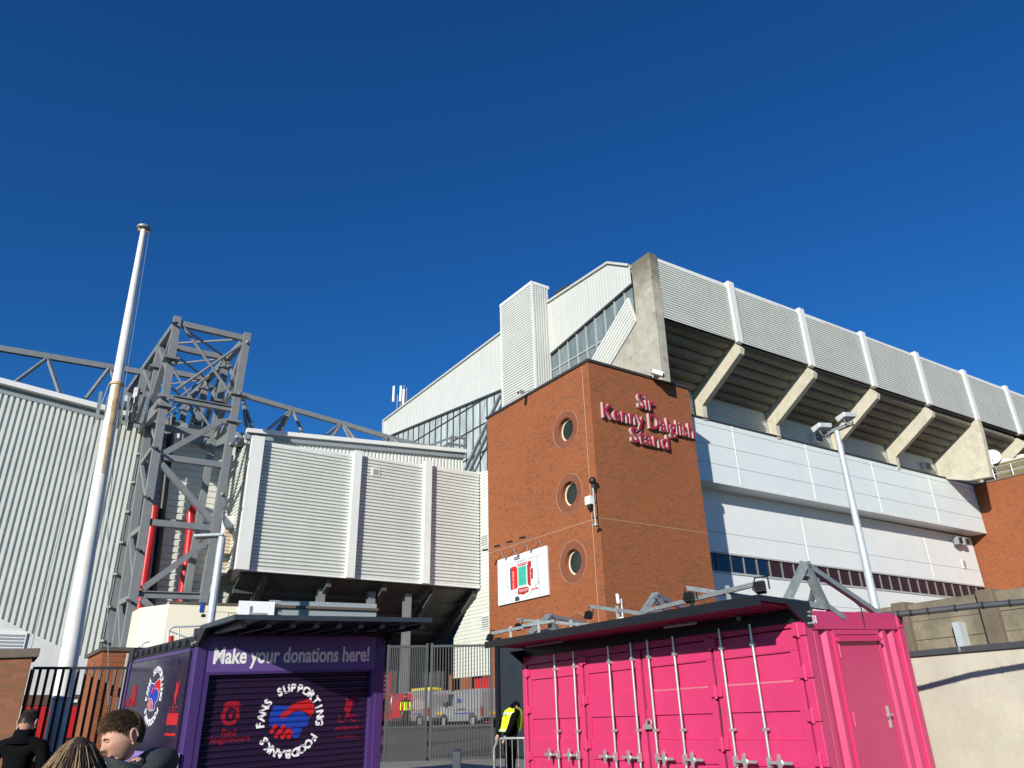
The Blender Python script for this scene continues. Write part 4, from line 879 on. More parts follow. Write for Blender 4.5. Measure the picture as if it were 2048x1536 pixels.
mb = MB(); mb.prism([FW(-.06, -.06, zt), FW(6, -.06, zt), FW(6, .56, zt), FW(.56, .56, zt), FW(.56, 2.7, zt), FW(-.06, 2.7, zt)], Z*.10); mb.build('cap', MATS['stone_cap'], bw)
mb = MB(); mb.box(FW, .9, 1.15, -.03, 0, zt-1.6, zt-1.1); mb.build('wall_plate', M['map_grey'], bw)
mb = MB(); mb.tube([FW(.6, -.05, .5), FW(.6, -.05, zt-.05)], .035, 6); mb.build('drain_pipe', M['letter_side'], bw)

# ---------------------------------------------------------------- right: double headed lamp, concrete walls, cable
dl = thing('double_lamp', 'tall grey lamp post with two floodlights on a crossbar in front of the white facade', 'street lamp', V((0, 0, 0)))
p1 = at_d(1674, 866, 20); dl.location = V((p1.x, p1.y, .6))
mb = MB(); mb.tube([V((p1.x, p1.y, .5)), V((p1.x, p1.y, 4)), V((p1.x, p1.y, p1.z+.05))], [.115, .10, .065], 14); mb.build('post', M['galv_pole'], dl, smooth=True)
pa = at_d(1634, 875, 20.2); pb = at_d(1706, 846, 19.9); ex = (pb-pa).normalized()
mb = MB(); mb.bar(pa, pb, .10, .09); mb.build('crossbar', M['steel'], dl)
for k, (x, y) in enumerate(((1645, 856), (1694, 835))):
    p = at_d(x, y, 19.9); fr = Frame(p, V((.92, .35, .08)).normalized(), V((-.35, .92, -.25)).normalized(), V((-.1, .2, 1)).normalized())
    mb = MB(); mb.hexa([fr(*q) for q in ((-.22, -.12, -.06), (.2, -.12, -.06), (.16, .18, -.04), (-.18, .18, -.04), (-.24, -.16, .06), (.22, -.16, .06), (.2, .2, .12), (-.2, .2, .12))]); lh = mb.build('lamp_head', M['dish'], dl, bevel=.02)
    mb = MB(); mb.poly([fr(*q) for q in ((-.2, -.165, .05), (.19, -.165, .05), (.18, -.13, -.05), (-.19, -.13, -.05))]); mb.build('lamp_lens', M['lamp_glass'], lh)
    mb = MB(); mb.tube([fr(-.15, 0, -.05), fr(-.1, 0, -.25), fr(.1, 0, -.25), fr(.15, 0, -.05)], .015, 5); mb.build('bracket', M['steel'], lh)
W0 = V((5.5, 12.45, 0)); WD = V((.486, -.874, 0)).normalized(); WN = V((.874, .486, 0)).normalized()
FWL = Frame(W0, WD, WN)
pw = thing('precast_wall', 'stained precast concrete post and panel wall behind the pink container', 'wall', FWL(0, .3, .3))
zT, zL = 3.13, 2.43; posts = [-3.6]+[FWL.at_b(x, 1240, 0)[0] for x in (1805, 1985)]
gap = posts[2]-posts[1]; posts += [posts[2]+gap*k for k in (1, 2)]; posts[0] = posts[1]-gap; posts.insert(0, posts[0]-gap)
for i in range(len(posts)-1):
    for k in range(4):
        h = .25; z0 = zL-.35+k*.265
        mb = MB(); mb.box(FWL, posts[i]+.03, posts[i+1]-.03, .05+.006*((i+k) % 2), .18, z0, z0+.255)
        mb.box(FWL, posts[i]+.03, posts[i+1]-.03, .065, .17, z0+.255, z0+.265); mb.build('concrete_plank', M['precast'], pw, bevel=.008)
for a in posts:
    mb = MB(); mb.box(FWL, a-.11, a+.11, -.05, .22, .3, zT+.04); mb.build('concrete_post', M['precast_post'], pw, bevel=.012)
a_, z_ = FWL.at_b(1918, 1262, -.06); mb = MB(); mb.box(FWL, a_-.05, a_+.05, -.10, .05, zL, z_+.12); mb.build('steel_upstand', M['galv_pole'], pw)
rw = thing('rendered_wall', 'cream rendered wall below the concrete planks on the right', 'wall', FWL(0, 0, .3))
mb = MB(); mb.box(FWL, -6, 9, -.25, .04, 0, zL-.06); mb.build('wall', M['render'], rw)
mb = MB(); mb.box(FWL, -6, 9, -.30, .02, zL-.06, zL+.015); mb.build('flashing', M['flash'], rw)
mb = MB()
for k in range(9): mb.box(FWL, -1+k*.9, -1+k*.9+.03, -.304, -.296, zL-.05, zL+.01)
mb.build('flashing_clip', M['galv'], rw)
# ---------------------------------------------------------------- purple donation kiosk (a converted container)
KW, KL = 2.70, 3.10
FK = Frame(V((-4.27, 10.31, 0)), V((.819, .574, .033)), V((-.643, .766, .012)))
ki = thing('donation_kiosk', 'purple donation kiosk with a roller shutter and a dark canopy', 'kiosk', FK(KW/2, KL/2, .4))
ZS_, ZL_ = 2.68, 2.335; KZ = .36
b = MB(); b.box(FK, .02, KW-.02, .10, KL, KZ, 2.78); b.build('body', M['purple_panel'], ki)
for a0, a1 in ((-.02, .13), (KW-.13, KW+.02)):
    b = MB(); b.box(FK, a0, a1, -.02, .14, KZ, 2.80); b.build('corner_post', M['purple'], ki, bevel=.018)
b = MB(); b.box(FK, .13, KW-.13, -.005, .09, ZL_, 2.86); b.build('sign_panel', M['purple_sign'], ki)
b = MB(); b.box(FK, .13, KW-.13, -.012, .09, ZL_-.035, ZL_); b.box(FK, .13, .19, -.01, .1, KZ, ZL_-.035); b.box(FK, KW-.19, KW-.13, -.01, .1, KZ, ZL_-.035); b.build('shutter_frame', M['purple'], ki)
PITCH, DEPTH = .0765, .022; SHP = ((0, 0), (.18, .75), (.45, 1), (.72, .75), (.88, 0), (1, 0)); SB0 = .085
b = MB(); ribs(b, FK, SB0, [(.19, KZ), (KW-.19, KZ), (KW-.19, ZL_-.03), (.19, ZL_-.03)], 'a', PITCH, DEPTH, SHP, start=KZ); shu = b.build('roller_shutter', M['purple_dark'], ki, smooth=True)
def slat(c):
    t = ((c-KZ)/PITCH) % 1
    for (t0, d0), (t1, d1) in zip(SHP, SHP[1:]):
        if t0 <= t <= t1: return (d0+(d1-d0)*(t-t0)/(t1-t0))*DEPTH
    return 0
def print_on_shutter(nm, m_, polys, parent, lift=.002):
    """flat artwork cut along the slats and laid on their curved faces"""
    bm = bmesh.new()
    for vs, fs in polys:
        bv = [bm.verts.new((p[0], p[1], 0)) for p in vs]
        for f in fs:
            try: bm.faces.new([bv[i] for i in f])
            except ValueError: pass
    lo = min(v.co.y for v in bm.verts); hi = max(v.co.y for v in bm.verts)
    k = math.floor((lo-KZ)/PITCH)-1
    while KZ+k*PITCH < hi:
        for t, _ in SHP[:-1]:
            c = KZ+(k+t)*PITCH
            if lo < c < hi: bmesh.ops.bisect_plane(bm, geom=bm.verts[:]+bm.edges[:]+bm.faces[:], plane_co=(0, c, 0), plane_no=(0, 1, 0))
        k += 1
    bm.verts.index_update(); mb = MB()
    mb.add([FK(v.co.x, SB0-slat(v.co.y)-lift, v.co.y) for v in bm.verts], [[v.index for v in f.verts] for f in bm.faces]); bm.free()
    return mb.build(nm, m_, parent)
def place(vs, fs, x, y, rot=0, sx=1.0):
    c, s = math.cos(rot), math.sin(rot); return [(x+p[0]*sx*c-p[1]*s, y+p[0]*sx*s+p[1]*c) for p in vs], fs
def ring_text(txt, cx, cy, R, size, mid, step, inward=False, sx=1.0):
    out = []; n = len(txt)
    for i, chx in enumerate(txt):
        if chx == ' ': continue
        an = mid-(i-(n-1)/2)*step
        if inward: an = mid+(i-(n-1)/2)*step
        vs, fs = font_mesh(chx, size, 0, .045*size)
        w = (max(p.x for p in vs)+min(p.x for p in vs))/2; h = .36*size
        vs = [(p.x-w, p.y-h) for p in vs]
        out.append(place(vs, fs, cx+R*math.cos(an), cy+R*math.sin(an), an-math.pi/2 if not inward else an+math.pi/2, sx))
    return out
HAND_B = [(690, 890), (770, 903), (850, 905), (800, 945), (758, 978), (762, 1004), (800, 1010), (870, 962), (945, 955), (1000, 978), (1040, 1015), (1035, 1060), (1012, 1088), (975, 1102), (968, 1152), (935, 1180), (895, 1178), (888, 1128), (840, 1095), (790, 1072), (700, 1072), (665, 1060), (657, 985), (672, 930)]
HAND_R = [(1025, 853), (1060, 890), (1085, 945), (1070, 985), (1050, 1012), (1010, 972), (945, 948), (872, 954), (800, 1008), (765, 1004), (750, 980), (800, 945), (870, 888), (940, 868)]
FING = [((716, 1072), (692, 1112), 19), ((795, 1080), (738, 1150), 20), ((848, 1105), (796, 1165), 19), ((878, 1135), (852, 1170), 17)]
def tri(pts):
    bm = bmesh.new(); vs = [bm.verts.new((x, y, 0)) for x, y in pts]; f = bm.faces.new(vs); bmesh.ops.triangulate(bm, faces=[f]); bm.verts.index_update()
    r = [(v.co.x, v.co.y) for v in bm.verts], [[v.index for v in g.verts] for g in bm.faces]; bm.free(); return r
def capsule(p, q, r, n=8):
    an = math.atan2(q[1]-p[1], q[0]-p[0])
    return [(p[0]+r*math.cos(an+math.pi/2+math.pi*k/n), p[1]+r*math.sin(an+math.pi/2+math.pi*k/n)) for k in range(n+1)]+[(q[0]+r*math.cos(an-math.pi/2+math.pi*k/n), q[1]+r*math.sin(an-math.pi/2+math.pi*k/n)) for k in range(n+1)]
BIRD = [(1345, 1000), (1350, 985), (1335, 960), (1318, 935), (1322, 900), (1335, 880), (1330, 850), (1318, 838), (1340, 830), (1352, 845), (1360, 868), (1378, 850), (1395, 828), (1422, 818), (1405, 845), (1412, 862), (1392, 880), (1398, 905), (1380, 935), (1372, 960), (1385, 985), (1378, 1000), (1365, 985), (1358, 1000)]
CREST = [(275, 935), (262, 960), (258, 1010), (280, 1035), (300, 1062), (345, 1072), (390, 1062), (405, 1035), (428, 1008), (424, 960), (410, 935), (425, 905), (410, 870), (380, 866), (350, 856), (318, 866), (285, 872), (272, 905)]
CX, CY = FK.at_b(580.5, 1441, SB0); _, ytop = FK.at_b(583, 1366.5, SB0); RT = ytop-CY
kx = (FK.at_b(650, 1441, SB0)[0]-FK.at_b(511, 1441, SB0)[0])/2
def art(pts, cx, cy, s, ox=860.0, oy=1030.0, sx=1.0): return [(cx+(x-ox)*s*sx, cy-(y-oy)*s) for x, y in pts]
SC = RT/322.0
R_ = RT*.875; fs_ = RT*.30
print_on_shutter('ring_lettering', M['logo_white'], ring_text('FANS SUPPORTING', CX, CY, R_, fs_, math.pi/2, math.radians(13.3))+ring_text('FOODBANKS', CX, CY, R_, fs_, -math.pi/2, -math.radians(13.6), True)[::-1] if False else ring_text('FANS SUPPORTING', CX, CY, R_, fs_, math.pi/2, math.radians(13.6))+ring_text('FOODBANKS', CX, CY, R_, fs_, -math.pi/2, math.radians(14.0)), shu)
print_on_shutter('blue_hand', M['logo_blue'], [tri(art(HAND_B, CX, CY, SC))], shu)
print_on_shutter('red_hand', M['logo_red'], [tri(art(HAND_R, CX, CY, SC))]+[tri(art(capsule(*f), CX, CY, SC)) for f in FING], shu, .0035)
bx_, by_ = FK.at_b(380+1345/4.267, 1200+925/4.267, SB0); sB_ = (FK.at_b(380+1345/4.267, 1200+830/4.267, SB0)[1]-by_)/95
print_on_shutter('bird_emblem', M['logo_red_dim'], [tri(art(BIRD, bx_, by_, sB_, 1355, 925))], shu)
def shutter_text(txt, x, y, size, sx=1.0):
    a, c = FK.at_b(380+x/4.267, 1200+y/4.267, SB0); vs, fs = font_mesh(txt, size); return [place([(p.x, p.y) for p in vs], fs, a, c, 0, sx)]
print_on_shutter('club_lettering', M['logo_red_dim'], shutter_text('L.F.C.', 1345, 1038, .135)+shutter_text('Red', 325, 1158, .125)+shutter_text('Neighbours', 318, 1212, .122), shu)
p0 = FK.at_b(380+1232/4.267, 1200+1112/4.267, SB0); p1 = FK.at_b(380+1440/4.267, 1200+1072/4.267, SB0)
print_on_shutter('foundation_tag', M['logo_red_dim'], [([(p0[0], p0[1]), (p1[0], p0[1]), (p1[0], p1[1]), (p0[0], p1[1])], [(0, 1, 2, 3)]), ([(p0[0]+.02, p0[1]-.10), (p1[0]-.04, p0[1]-.10), (p1[0]-.04, p0[1]-.085), (p0[0]+.02, p0[1]-.085)], [(0, 1, 2, 3)])], shu)
print_on_shutter('tag_lettering', M['purple_dark'], shutter_text('Foundation', 1336, 1104, .095), shu, .004)
cx_, cy_ = FK.at_b(380+345/4.267, 1200+965/4.267, SB0); sC = (FK.at_b(380+345/4.267, 1200+856/4.267, SB0)[1]-cy_)/109
print_on_shutter('crest_emblem', M['logo_red_dim'], [tri(art(CREST, cx_, cy_, sC, 345, 965))], shu)
print_on_shutter('crest_detail', M['purple_dark'], [tri(art(CREST, cx_, cy_-.02, sC*.55, 345, 965))], shu, .004)
print_on_shutter('crest_bird', M['logo_red_dim'], [tri(art(BIRD, cx_, cy_-.03, sC*.45, 1355, 915))], shu, .006)
b = MB(); vs, _ = font_mesh('Make your donations here!', 1.0); w0 = max(p.x for p in vs)-min(p.x for p in vs)
a0, z0 = FK.at_b(427, 1325.5, -.01); a1, z1 = FK.at_b(737.5, 1323, -.01)
font_text(b, FK, (a0+a1)/2, -.006, (z0+z1)/2, 'Make your donations here!', .285, .004, .0075, (a1-a0)/(w0*.285)); b.build('sign_lettering', M['logo_white'], ki)
b = MB(); b.box(FK, .19, KW-.19, .03, .08, KZ, KZ+.16); b.build('bottom_rail', M['purple_sign'], ki)
# left side: glossy printed panel in a frame
FKS = Frame(FK(0, 0, 0), FK.b, V((1, 0, 0)))                   # used for flat artwork on the side (a = depth of the kiosk)
def side(bb, c, k=0.0): return FK(-.045-k, bb, c)
b = MB(); b.box(FK, -.045, .02, .16, KL-.05, KZ, 2.60); sp_ = b.build('side_panel', M['purple_panel'], ki)
b = MB(); b.box(FK, -.06, .0, .13, KL+.02, 2.60, 2.65); b.box(FK, -.06, 0, KL-.06, KL+.02, KZ, 2.60); b.build('side_frame', M['purple'], ki)
b = MB(); b.box(FK, -.05, .12, .02, KL+.05, 2.66, 2.80)
for k in range(9): b.box(FK, -.075, -.045, .3+.3*k, .42+.3*k, 2.69, 2.77)
b.box(FK, -.08, .15, KL-.2, KL+.05, 2.62, 2.84); b.build('top_rail', M['black'], ki)
def side_art(nm, m_, polys, k):
    b = MB()
    for vs, fs in polys: b.add([side(x, y, k) for x, y in vs], fs)
    return b.build(nm, m_, sp_)
def spx(x, y): return FK.at_a(x, y, -.045)                       # pixel -> (b, c)
u_, w_ = spx(240+440/6.506, 1300+595/6.506); _, t_ = spx(240+480/6.506, 1300+208/6.506); RS2 = t_-w_; s2 = RS2/322
mir = lambda polys: [([(2*u_-x, y) for x, y in vs], fs) for vs, fs in polys]
RR = RS2*.875; f2 = RS2*.30
side_art('ring_lettering', M['logo_white'], mir(ring_text('FANS SUPPORTING', u_, w_, RR, f2, math.pi/2, math.radians(13.6))+ring_text('FOODBANKS', u_, w_, RR, f2, -math.pi/2, math.radians(14))), .003)
grow = lambda pts, k: [(860+(x-860)*k, 1030+(y-1030)*k) for x, y in pts]
side_art('hand_outline', M['logo_white'], mir([tri(art(grow(HAND_B, 1.06), u_, w_, s2)), tri(art(grow(HAND_R, 1.06), u_, w_, s2))]+[tri(art(capsule(f[0], f[1], f[2]+9), u_, w_, s2)) for f in FING]), .0025)
side_art('blue_hand', M['logo_blue'], mir([tri(art(HAND_B, u_, w_, s2))]), .004)
side_art('hand_outline', M['logo_white'], mir([tri(art(grow(HAND_R, 1.04), u_, w_, s2))]+[tri(art(capsule(f[0], f[1], f[2]+6), u_, w_, s2)) for f in FING]), .005)
side_art('red_hand', M['logo_red'], mir([tri(art(HAND_R, u_, w_, s2))]+[tri(art(capsule(*f), u_, w_, s2)) for f in FING]), .006)
mirror_about = lambda polys, c: [([(2*c-x, y) for x, y in vs], fs) for vs, fs in polys]
bu, bw = spx(240+735/6.506, 1300+560/6.506); sb2 = (spx(240+735/6.506, 1300+385/6.506)[1]-bw)/95*.95
side_art('bird_emblem', M['logo_red'], mirror_about([tri(art(BIRD, bu, bw, sb2, 1355, 915))], bu), .004)
def stext(txt, X, Y, size): 
    c = spx(240+X/6.506, 1300+Y/6.506); vs, fs = font_mesh(txt, size); return mirror_about([place([(p.x, p.y) for p in vs], fs, c[0], c[1])], c[0])
side_art('club_lettering', M['logo_red'], stext('L.F.C.', 690, 855, .17), .004)
q0 = spx(240+745/6.506, 1300+975/6.506); q1 = spx(240+612/6.506, 1300+920/6.506)
side_art('foundation_tag', M['logo_red'], [([(q0[0], q0[1]), (q1[0], q0[1]), (q1[0], q0[1]+.14), (q0[0], q0[1]+.14)], [(0, 1, 2, 3)]), ([(q0[0], q0[1]-.13), (q1[0], q0[1]-.13), (q1[0], q0[1]-.10), (q0[0], q0[1]-.10)], [(0, 1, 2, 3)])], .004)
cu_, cw_ = spx(240+180/6.506, 1300+600/6.506)
side_art('crest_emblem', M['logo_red_dim'], [tri(art(CREST, cu_, cw_, sb2*.9, 345, 965))], .004)
side_art('club_lettering', M['logo_red_dim'], stext('Red', 110, 690, .16)+stext('Neighbours', 130, 740, .16), .004)
v0 = spx(240+785/6.506, 1300+1345/6.506); v1 = spx(240+550/6.506, 1300+1345/6.506)
b = MB(); b.add([side(x, y, .004) for x, y in ((v0[0], KZ), (2.85, KZ), (2.85, v1[1]), (v1[0], v1[1]), (v0[0], v0[1]))], [(0, 1, 2, 3, 4)]); b.build('side_sign', mat('lilac_sign', (.27, .18, .50), .4, var=.03), sp_)
side_art('sign_lettering', M['logo_white'], stext('donations here!', 480, 1525, .24), .007)
# canopy
b = MB(); CW = 1.28
cz = lambda a, o: (2.865, 2.90)[o]+.033*0*a
b.prism([FK(-.02, -.02, 2.865), FK(-.02, -CW, 2.885), FK(-.02, -CW, 2.945), FK(-.02, -.02, 2.925)], FK.a*(KW+.04)); cn_ = b.build('canopy', M['charcoal'], ki)
b = MB()
for k in range(9): b.box(FK, .1+.31*k, .16+.31*k, -CW+.06, -.06, 2.80, 2.862)
b.build('canopy_rib', M['black'], cn_)
b = MB(); b.box(FK, -.03, KW+.03, -.10, .02, 2.785, 2.87); b.build('canopy_hinge', M['black'], cn_)
for a in (-.04, KW+.0):
    b = MB(); b.prism([FK(a, .13, 2.665), FK(a, -.10, 2.665), FK(a, -.34, 2.868), FK(a, .13, 2.90)], FK.a*.045); b.build('canopy_bracket', M['black'], ki)
    b = MB(); [b.lathe(FK(a-.012, bb, cc), -FK.a, [(.02, -.01), (.02, .012)], 8) for bb, cc in ((.08, 2.70), (-.03, 2.71), (.08, 2.80))]; b.build('bracket_bolt', M['chrome'], ki)
b = MB(); b.box(FK, KW-.75, KW-.25, -.55, -.50, 2.82, 2.845); b.build('strip_light', M['chrome'], ki)

# ---------------------------------------------------------------- pink container
FP_ = Frame(V((2.964, 8.177, 0)), V((-.515, .857, -.005)), V((.776, .63, .045)))
pc = thing('pink_container', 'bright pink shipping container with four doors and a black canopy', 'container', FP_(2.7, 1.1, .3))
CLN, CDP = 5.55, 2.2; CZ0, CZD, CZT = .30, 2.50, 2.66
b = MB(); b.box(FP_, .0, CLN, .12, CDP-.03, CZ0+.1, CZT-.03); b.build('body', M['pink'], pc)
for a0, a1, b0, b1 in ((-.085, .03, -.02, .14), (CLN-.03, CLN+.085, -.02, .14), (-.085, .03, CDP-.12, CDP+.02), (CLN-.03, CLN+.085, CDP-.12, CDP+.02)):
    b = MB(); b.box(FP_, a0, a1, b0, b1, CZ0, CZT); b.build('corner_post', M['pink'], pc, bevel=.012)
b = MB(); b.box(FP_, .03, CLN-.03, -.01, .12, CZD, CZT-.005); b.box(FP_, .03, CLN-.03, -.01, .12, CZ0, CZ0+.14); b.build('front_rail', M['pink'], pc, bevel=.01)
gaps = [FP_.at_b(1000+x/3.012, 1180+y/3.012, 0)[0] for x, y in ((1760, 236), (1273, 345), (845, 352), (500, 440), (158, 458))]
print('door gaps', [round(g, 2) for g in gaps])
gaps[0] = .045; gaps[-1] = CLN-.045
zb1, zb2, zb3 = [FP_.at_b(1000+x/3.012, 1180+y/3.012, 0)[1] for x, y in ((1500, 395), (1600, 732), (1150, 1043))]
print('band heights', zb1, zb2, zb3)
DRS = []
for k in range(4):
    g0, g1 = gaps[k]+.022, gaps[k+1]-.022
    b = MB(); zs = [CZ0+.15, zb3-.26, zb3, zb2-.28, zb2, zb1-.27, zb1, CZD-.012]
    for i in range(7):
        if i % 2 == 0: b.box(FP_, g0, g1, 0, .10, zs[i], zs[i+1])
        else:
            b.box(FP_, g0, g0+.10, 0, .10, zs[i], zs[i+1]); b.box(FP_, g1-.10, g1, 0, .10, zs[i], zs[i+1]); b.box(FP_, g0+.10, g1-.10, .028, .10, zs[i], zs[i+1])
    d = b.build('door', M['pink'], pc, bevel=.006); d['label'] = ('door nearest the corrugated side', 'door right of the middle gap', 'door left of the middle gap', 'far door beside the black fence')[k]; DRS.append(d)
    b = MB(); b.box(FP_, g1+.004, g1+.040, .03, .09, CZ0+.15, CZD-.02); b.build('door_seal', M['rubber'], d)
rods = [(325, 440), (440, 425), (650, 395), (787, 375), (888, 372), (1043, 352), (1325, 318), (1512, 290)]
for i, (x, y) in enumerate(rods):
    a = FP_.at_b(1000+x/3.012, 1180+y/3.012, -.06)[0]; d = DRS[3-i//2]
    b = MB(); b.tube([FP_(a, -.05, CZ0+.05), FP_(a, -.05, CZD+.1)], .0155, 10); rd = b.build('lock_rod', M['chrome'], d, smooth=True)
    for c, h in ((CZD-.13, .05), ((zb2+zb3)/2+.08, .035), (CZ0+.3, .05)): b = MB(); b.box(FP_, a-.028, a+.028, -.07, 0, c, c+h*.8); b.build('rod_bracket', M['chrome'], rd)
    zh = FP_.at_b(1000+1100/3.012, 1180+1018/3.012, -.06)[1]
    sgn = -1 if i in (4, 5, 6, 7) else 1
    b = MB(); b.box(FP_, a-.02, a+.02, -.085, -.03, zh-.05, zh+.05); b.box(FP_, min(a, a+sgn*.32), max(a, a+sgn*.32), -.10, -.08, zh-.014, zh+.014); b.lathe(FP_(a+sgn*.17, -.10, zh), -(FP_.b), [(.038, -.01), (.038, .005), (.025, .012), (.01, .014)], 14); b.hexa([FP_(a+sgn*.17+i, bb, zh+j) for bb in (-.118, -.10) for i, j in ((-.012, -.085), (.012, -.085), (.03, .0), (-.03, .0))]); b.hexa([FP_(a+sgn*.17+i, bb, zh+j) for bb in (-.1181, -.1001) for i, j in ((-.03, 0), (.03, 0), (.012, .085), (-.012, .085))]); b.build('lock_handle', M['chrome'], rd)
for x, y, k in ((1265, 322, 1), (1317, 614, 1), (1365, 930, 1), (490, 425, 3), (515, 662, 3), (537, 930, 3), (1775, 245, 0), (1820, 497, 0), (1870, 757, 0), (1915, 1028, 0), (167, 500, 4), (180, 720, 4), (200, 1000, 4)):
    a, c = FP_.at_b(1000+x/3.012, 1180+y/3.012, -.03); a = gaps[k] if k else -.0
    b = MB(); b.box(FP_, a-.10, a+.075, -.045, .005, c-.055, c+.055); b.tube([FP_(a, -.03, c-.075), FP_(a, -.03, c+.075)], .022, 8); b.build('hinge', M['pink'], DRS[min(k, 3)], bevel=.008)
b = MB(); a, c = FP_.at_b(1000+905/3.012, 1180+805/3.012, -.03); b.box(FP_, a-.10, a+.04, -.05, 0, c+.02, c+.17); b.build('lock_box', M['pink'], DRS[1], bevel=.01)
b = MB(); b.tube([FP_(a-.01+.05*math.cos(t), -.06, c+.05*math.sin(t)) for t in [math.pi*i/8 for i in range(9)]], .011, 6); b.box(FP_, a-.05, a+.10, -.075, -.04, c-.06, c-.005); b.build('padlock', M['chrome'], DRS[1])
b = MB(); a0, z0 = FP_.at_b(1303, 1352, 0); [b.box(FP_, gaps[k]+.14, gaps[k+1]-.14, -.0015, 0, zb1-.30, zb1-.285) for k in (0, 1)]; b.build('scuff_mark', mat('scuff', (.60, .20, .22), .6), DRS[0])
# corrugated side with its narrow door
FSd_ = Frame(FP_(-.012, 0, 0), FP_.b, FP_.a)
zr0 = CZT-.19
DB0, DB1 = [FP_.at_a(1540+x/4.031, 1160+445/4.031, -.06)[0] for x in (518, 848)]; DZ = FP_.at_a(1540+680/4.031, 1160+440/4.031, -.06)[1]
b = MB(); ribs(b, FSd_, 0, [(.12, CZ0+.1), (CDP-.1, CZ0+.1), (CDP-.1, zr0), (.12, zr0)], 'c', .25, .05, ((0, 0), (.16, 0), (.34, 1), (.66, 1), (.84, 0), (1, 0)), start=.10); b.build('corrugated_side', M['pink'], pc)
b = MB(); b.box(FP_, -.085, .06, .10, CDP-.1, zr0, CZT); b.build('side_rail', M['pink'], pc, bevel=.01)
b = MB(); b.box(FP_, -.085, -.02, DB0-.05, DB0, CZ0+.1, DZ+.05); b.box(FP_, -.085, -.02, DB1, DB1+.05, CZ0+.1, DZ+.05); b.box(FP_, -.085, -.02, DB0, DB1, DZ, DZ+.05); b.build('side_door_frame', M['pink'], pc)
b = MB(); b.box(FP_, -.075, -.03, DB0+.006, DB1-.006, CZ0+.14, DZ-.006); sd = b.build('side_door', M['pink'], pc, bevel=.005)
b = MB(); b.prism([FP_(-.075, DB0-.03, DZ-.02), FP_(-.13, DB0-.03, DZ-.05), FP_(-.13, DB0-.03, DZ-.075), FP_(-.075, DB0-.03, DZ-.06)], FP_.b*(DB1-DB0+.06)); b.build('drip_bar', M['pink'], sd)
hb, hz = FP_.at_a(1540+955/4.031, 1160+1085/4.031, -.08)
b = MB(); b.box(FP_, -.088, -.075, hb-.02, hb+.02, hz-.13, hz+.09); b.tube([FP_(-.085, hb, hz), FP_(-.13, hb, hz), FP_(-.13, hb-.11, hz)], .011, 8); b.build('lever_handle', M['chrome'], sd)
for x, y in ((562, 570), (680, 1125)): bb, cc = FP_.at_a(1540+x/4.031, 1160+y/4.031, -.08); b = MB(); b.tube([FP_(-.08, bb, cc-.07), FP_(-.08, bb, cc+.07)], .011, 6); b.build('door_hinge', M['pink'], sd)
for bb in (-.02, CDP-.13):
    b = MB(); b.box(FP_, -.10, .07, bb-.01, bb+.16, CZT-.17, CZT+.005); cc = b.build('corner_casting', M['pink'], pc, bevel=.01)
    b = MB(); b.box(FP_, -.104, -.098, bb+.04, bb+.11, CZT-.13, CZT-.05); b.build('casting_hole', M['rubber'], cc)
b = MB(); FX = Frame(FP_(-.0855, .16, CZT-.125), FP_.b, FP_.a); font_text(b, FX, 0.05, 0, 0, 'S1', .105, .003, .004); b.build('side_number', M['logo_white'], pc)
# canopy over the doors
b = MB(); b.prism([FP_(-.10, .03, 2.70), FP_(-.10, -.78, 2.745), FP_(-.10, -.78, 2.80), FP_(-.10, .03, 2.755)], FP_.a*(CLN+.2)+Z*.085); b.prism([FP_(-.10, -.782, 2.70), FP_(-.10, -.755, 2.70), FP_(-.10, -.755, 2.747), FP_(-.10, -.782, 2.747)], FP_.a*(CLN+.2)+Z*.085); cp = b.build('canopy', M['black'], pc)
b = MB(); FCU = Frame(FP_(-.07, .0, 2.695), FP_.a+Z*.0155, -FP_.b, V((0, 0, 1)))
sl = (2.745-2.70)/.81
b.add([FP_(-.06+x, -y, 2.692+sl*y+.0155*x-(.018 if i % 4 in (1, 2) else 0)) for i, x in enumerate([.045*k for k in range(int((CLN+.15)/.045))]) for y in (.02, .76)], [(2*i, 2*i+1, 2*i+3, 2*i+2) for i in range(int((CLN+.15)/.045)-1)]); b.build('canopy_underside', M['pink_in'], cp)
b = MB(); b.prism([FP_(-.05, .03, 2.55), FP_(-.05, -.035, 2.55), FP_(-.05, -.035, 2.715), FP_(-.05, .03, 2.715)], FP_.a*(CLN+.08)+Z*.075); b.build('canopy_hinge', M['black'], cp)
for a in (-.11, CLN+.04):
    b = MB(); b.prism([FP_(a, .12, 2.50), FP_(a, .02, 2.50), FP_(a, -.30, 2.72), FP_(a, .13, 2.76)], FP_.a*.03); br = b.build('canopy_bracket', M['black'], pc)
    b = MB(); [b.lathe(FP_(a-.005, bb, cc), -FP_.a, [(.012, -.01), (.012, .012)], 8) for bb, cc in ((.04, 2.525), (.10, 2.53), (.07, 2.60), (.08, 2.64))]; b.build('bracket_bolt', M['chrome'], br)
b = MB(); b.tube([FP_(1.2, -.35, 2.68), FP_(1.75, -.35, 2.69)], .02, 6); b.tube([FP_(4.0, -.35, 2.74), FP_(5.0, -.35, 2.75)], .02, 6); b.build('tube_light', M['chrome'], cp)

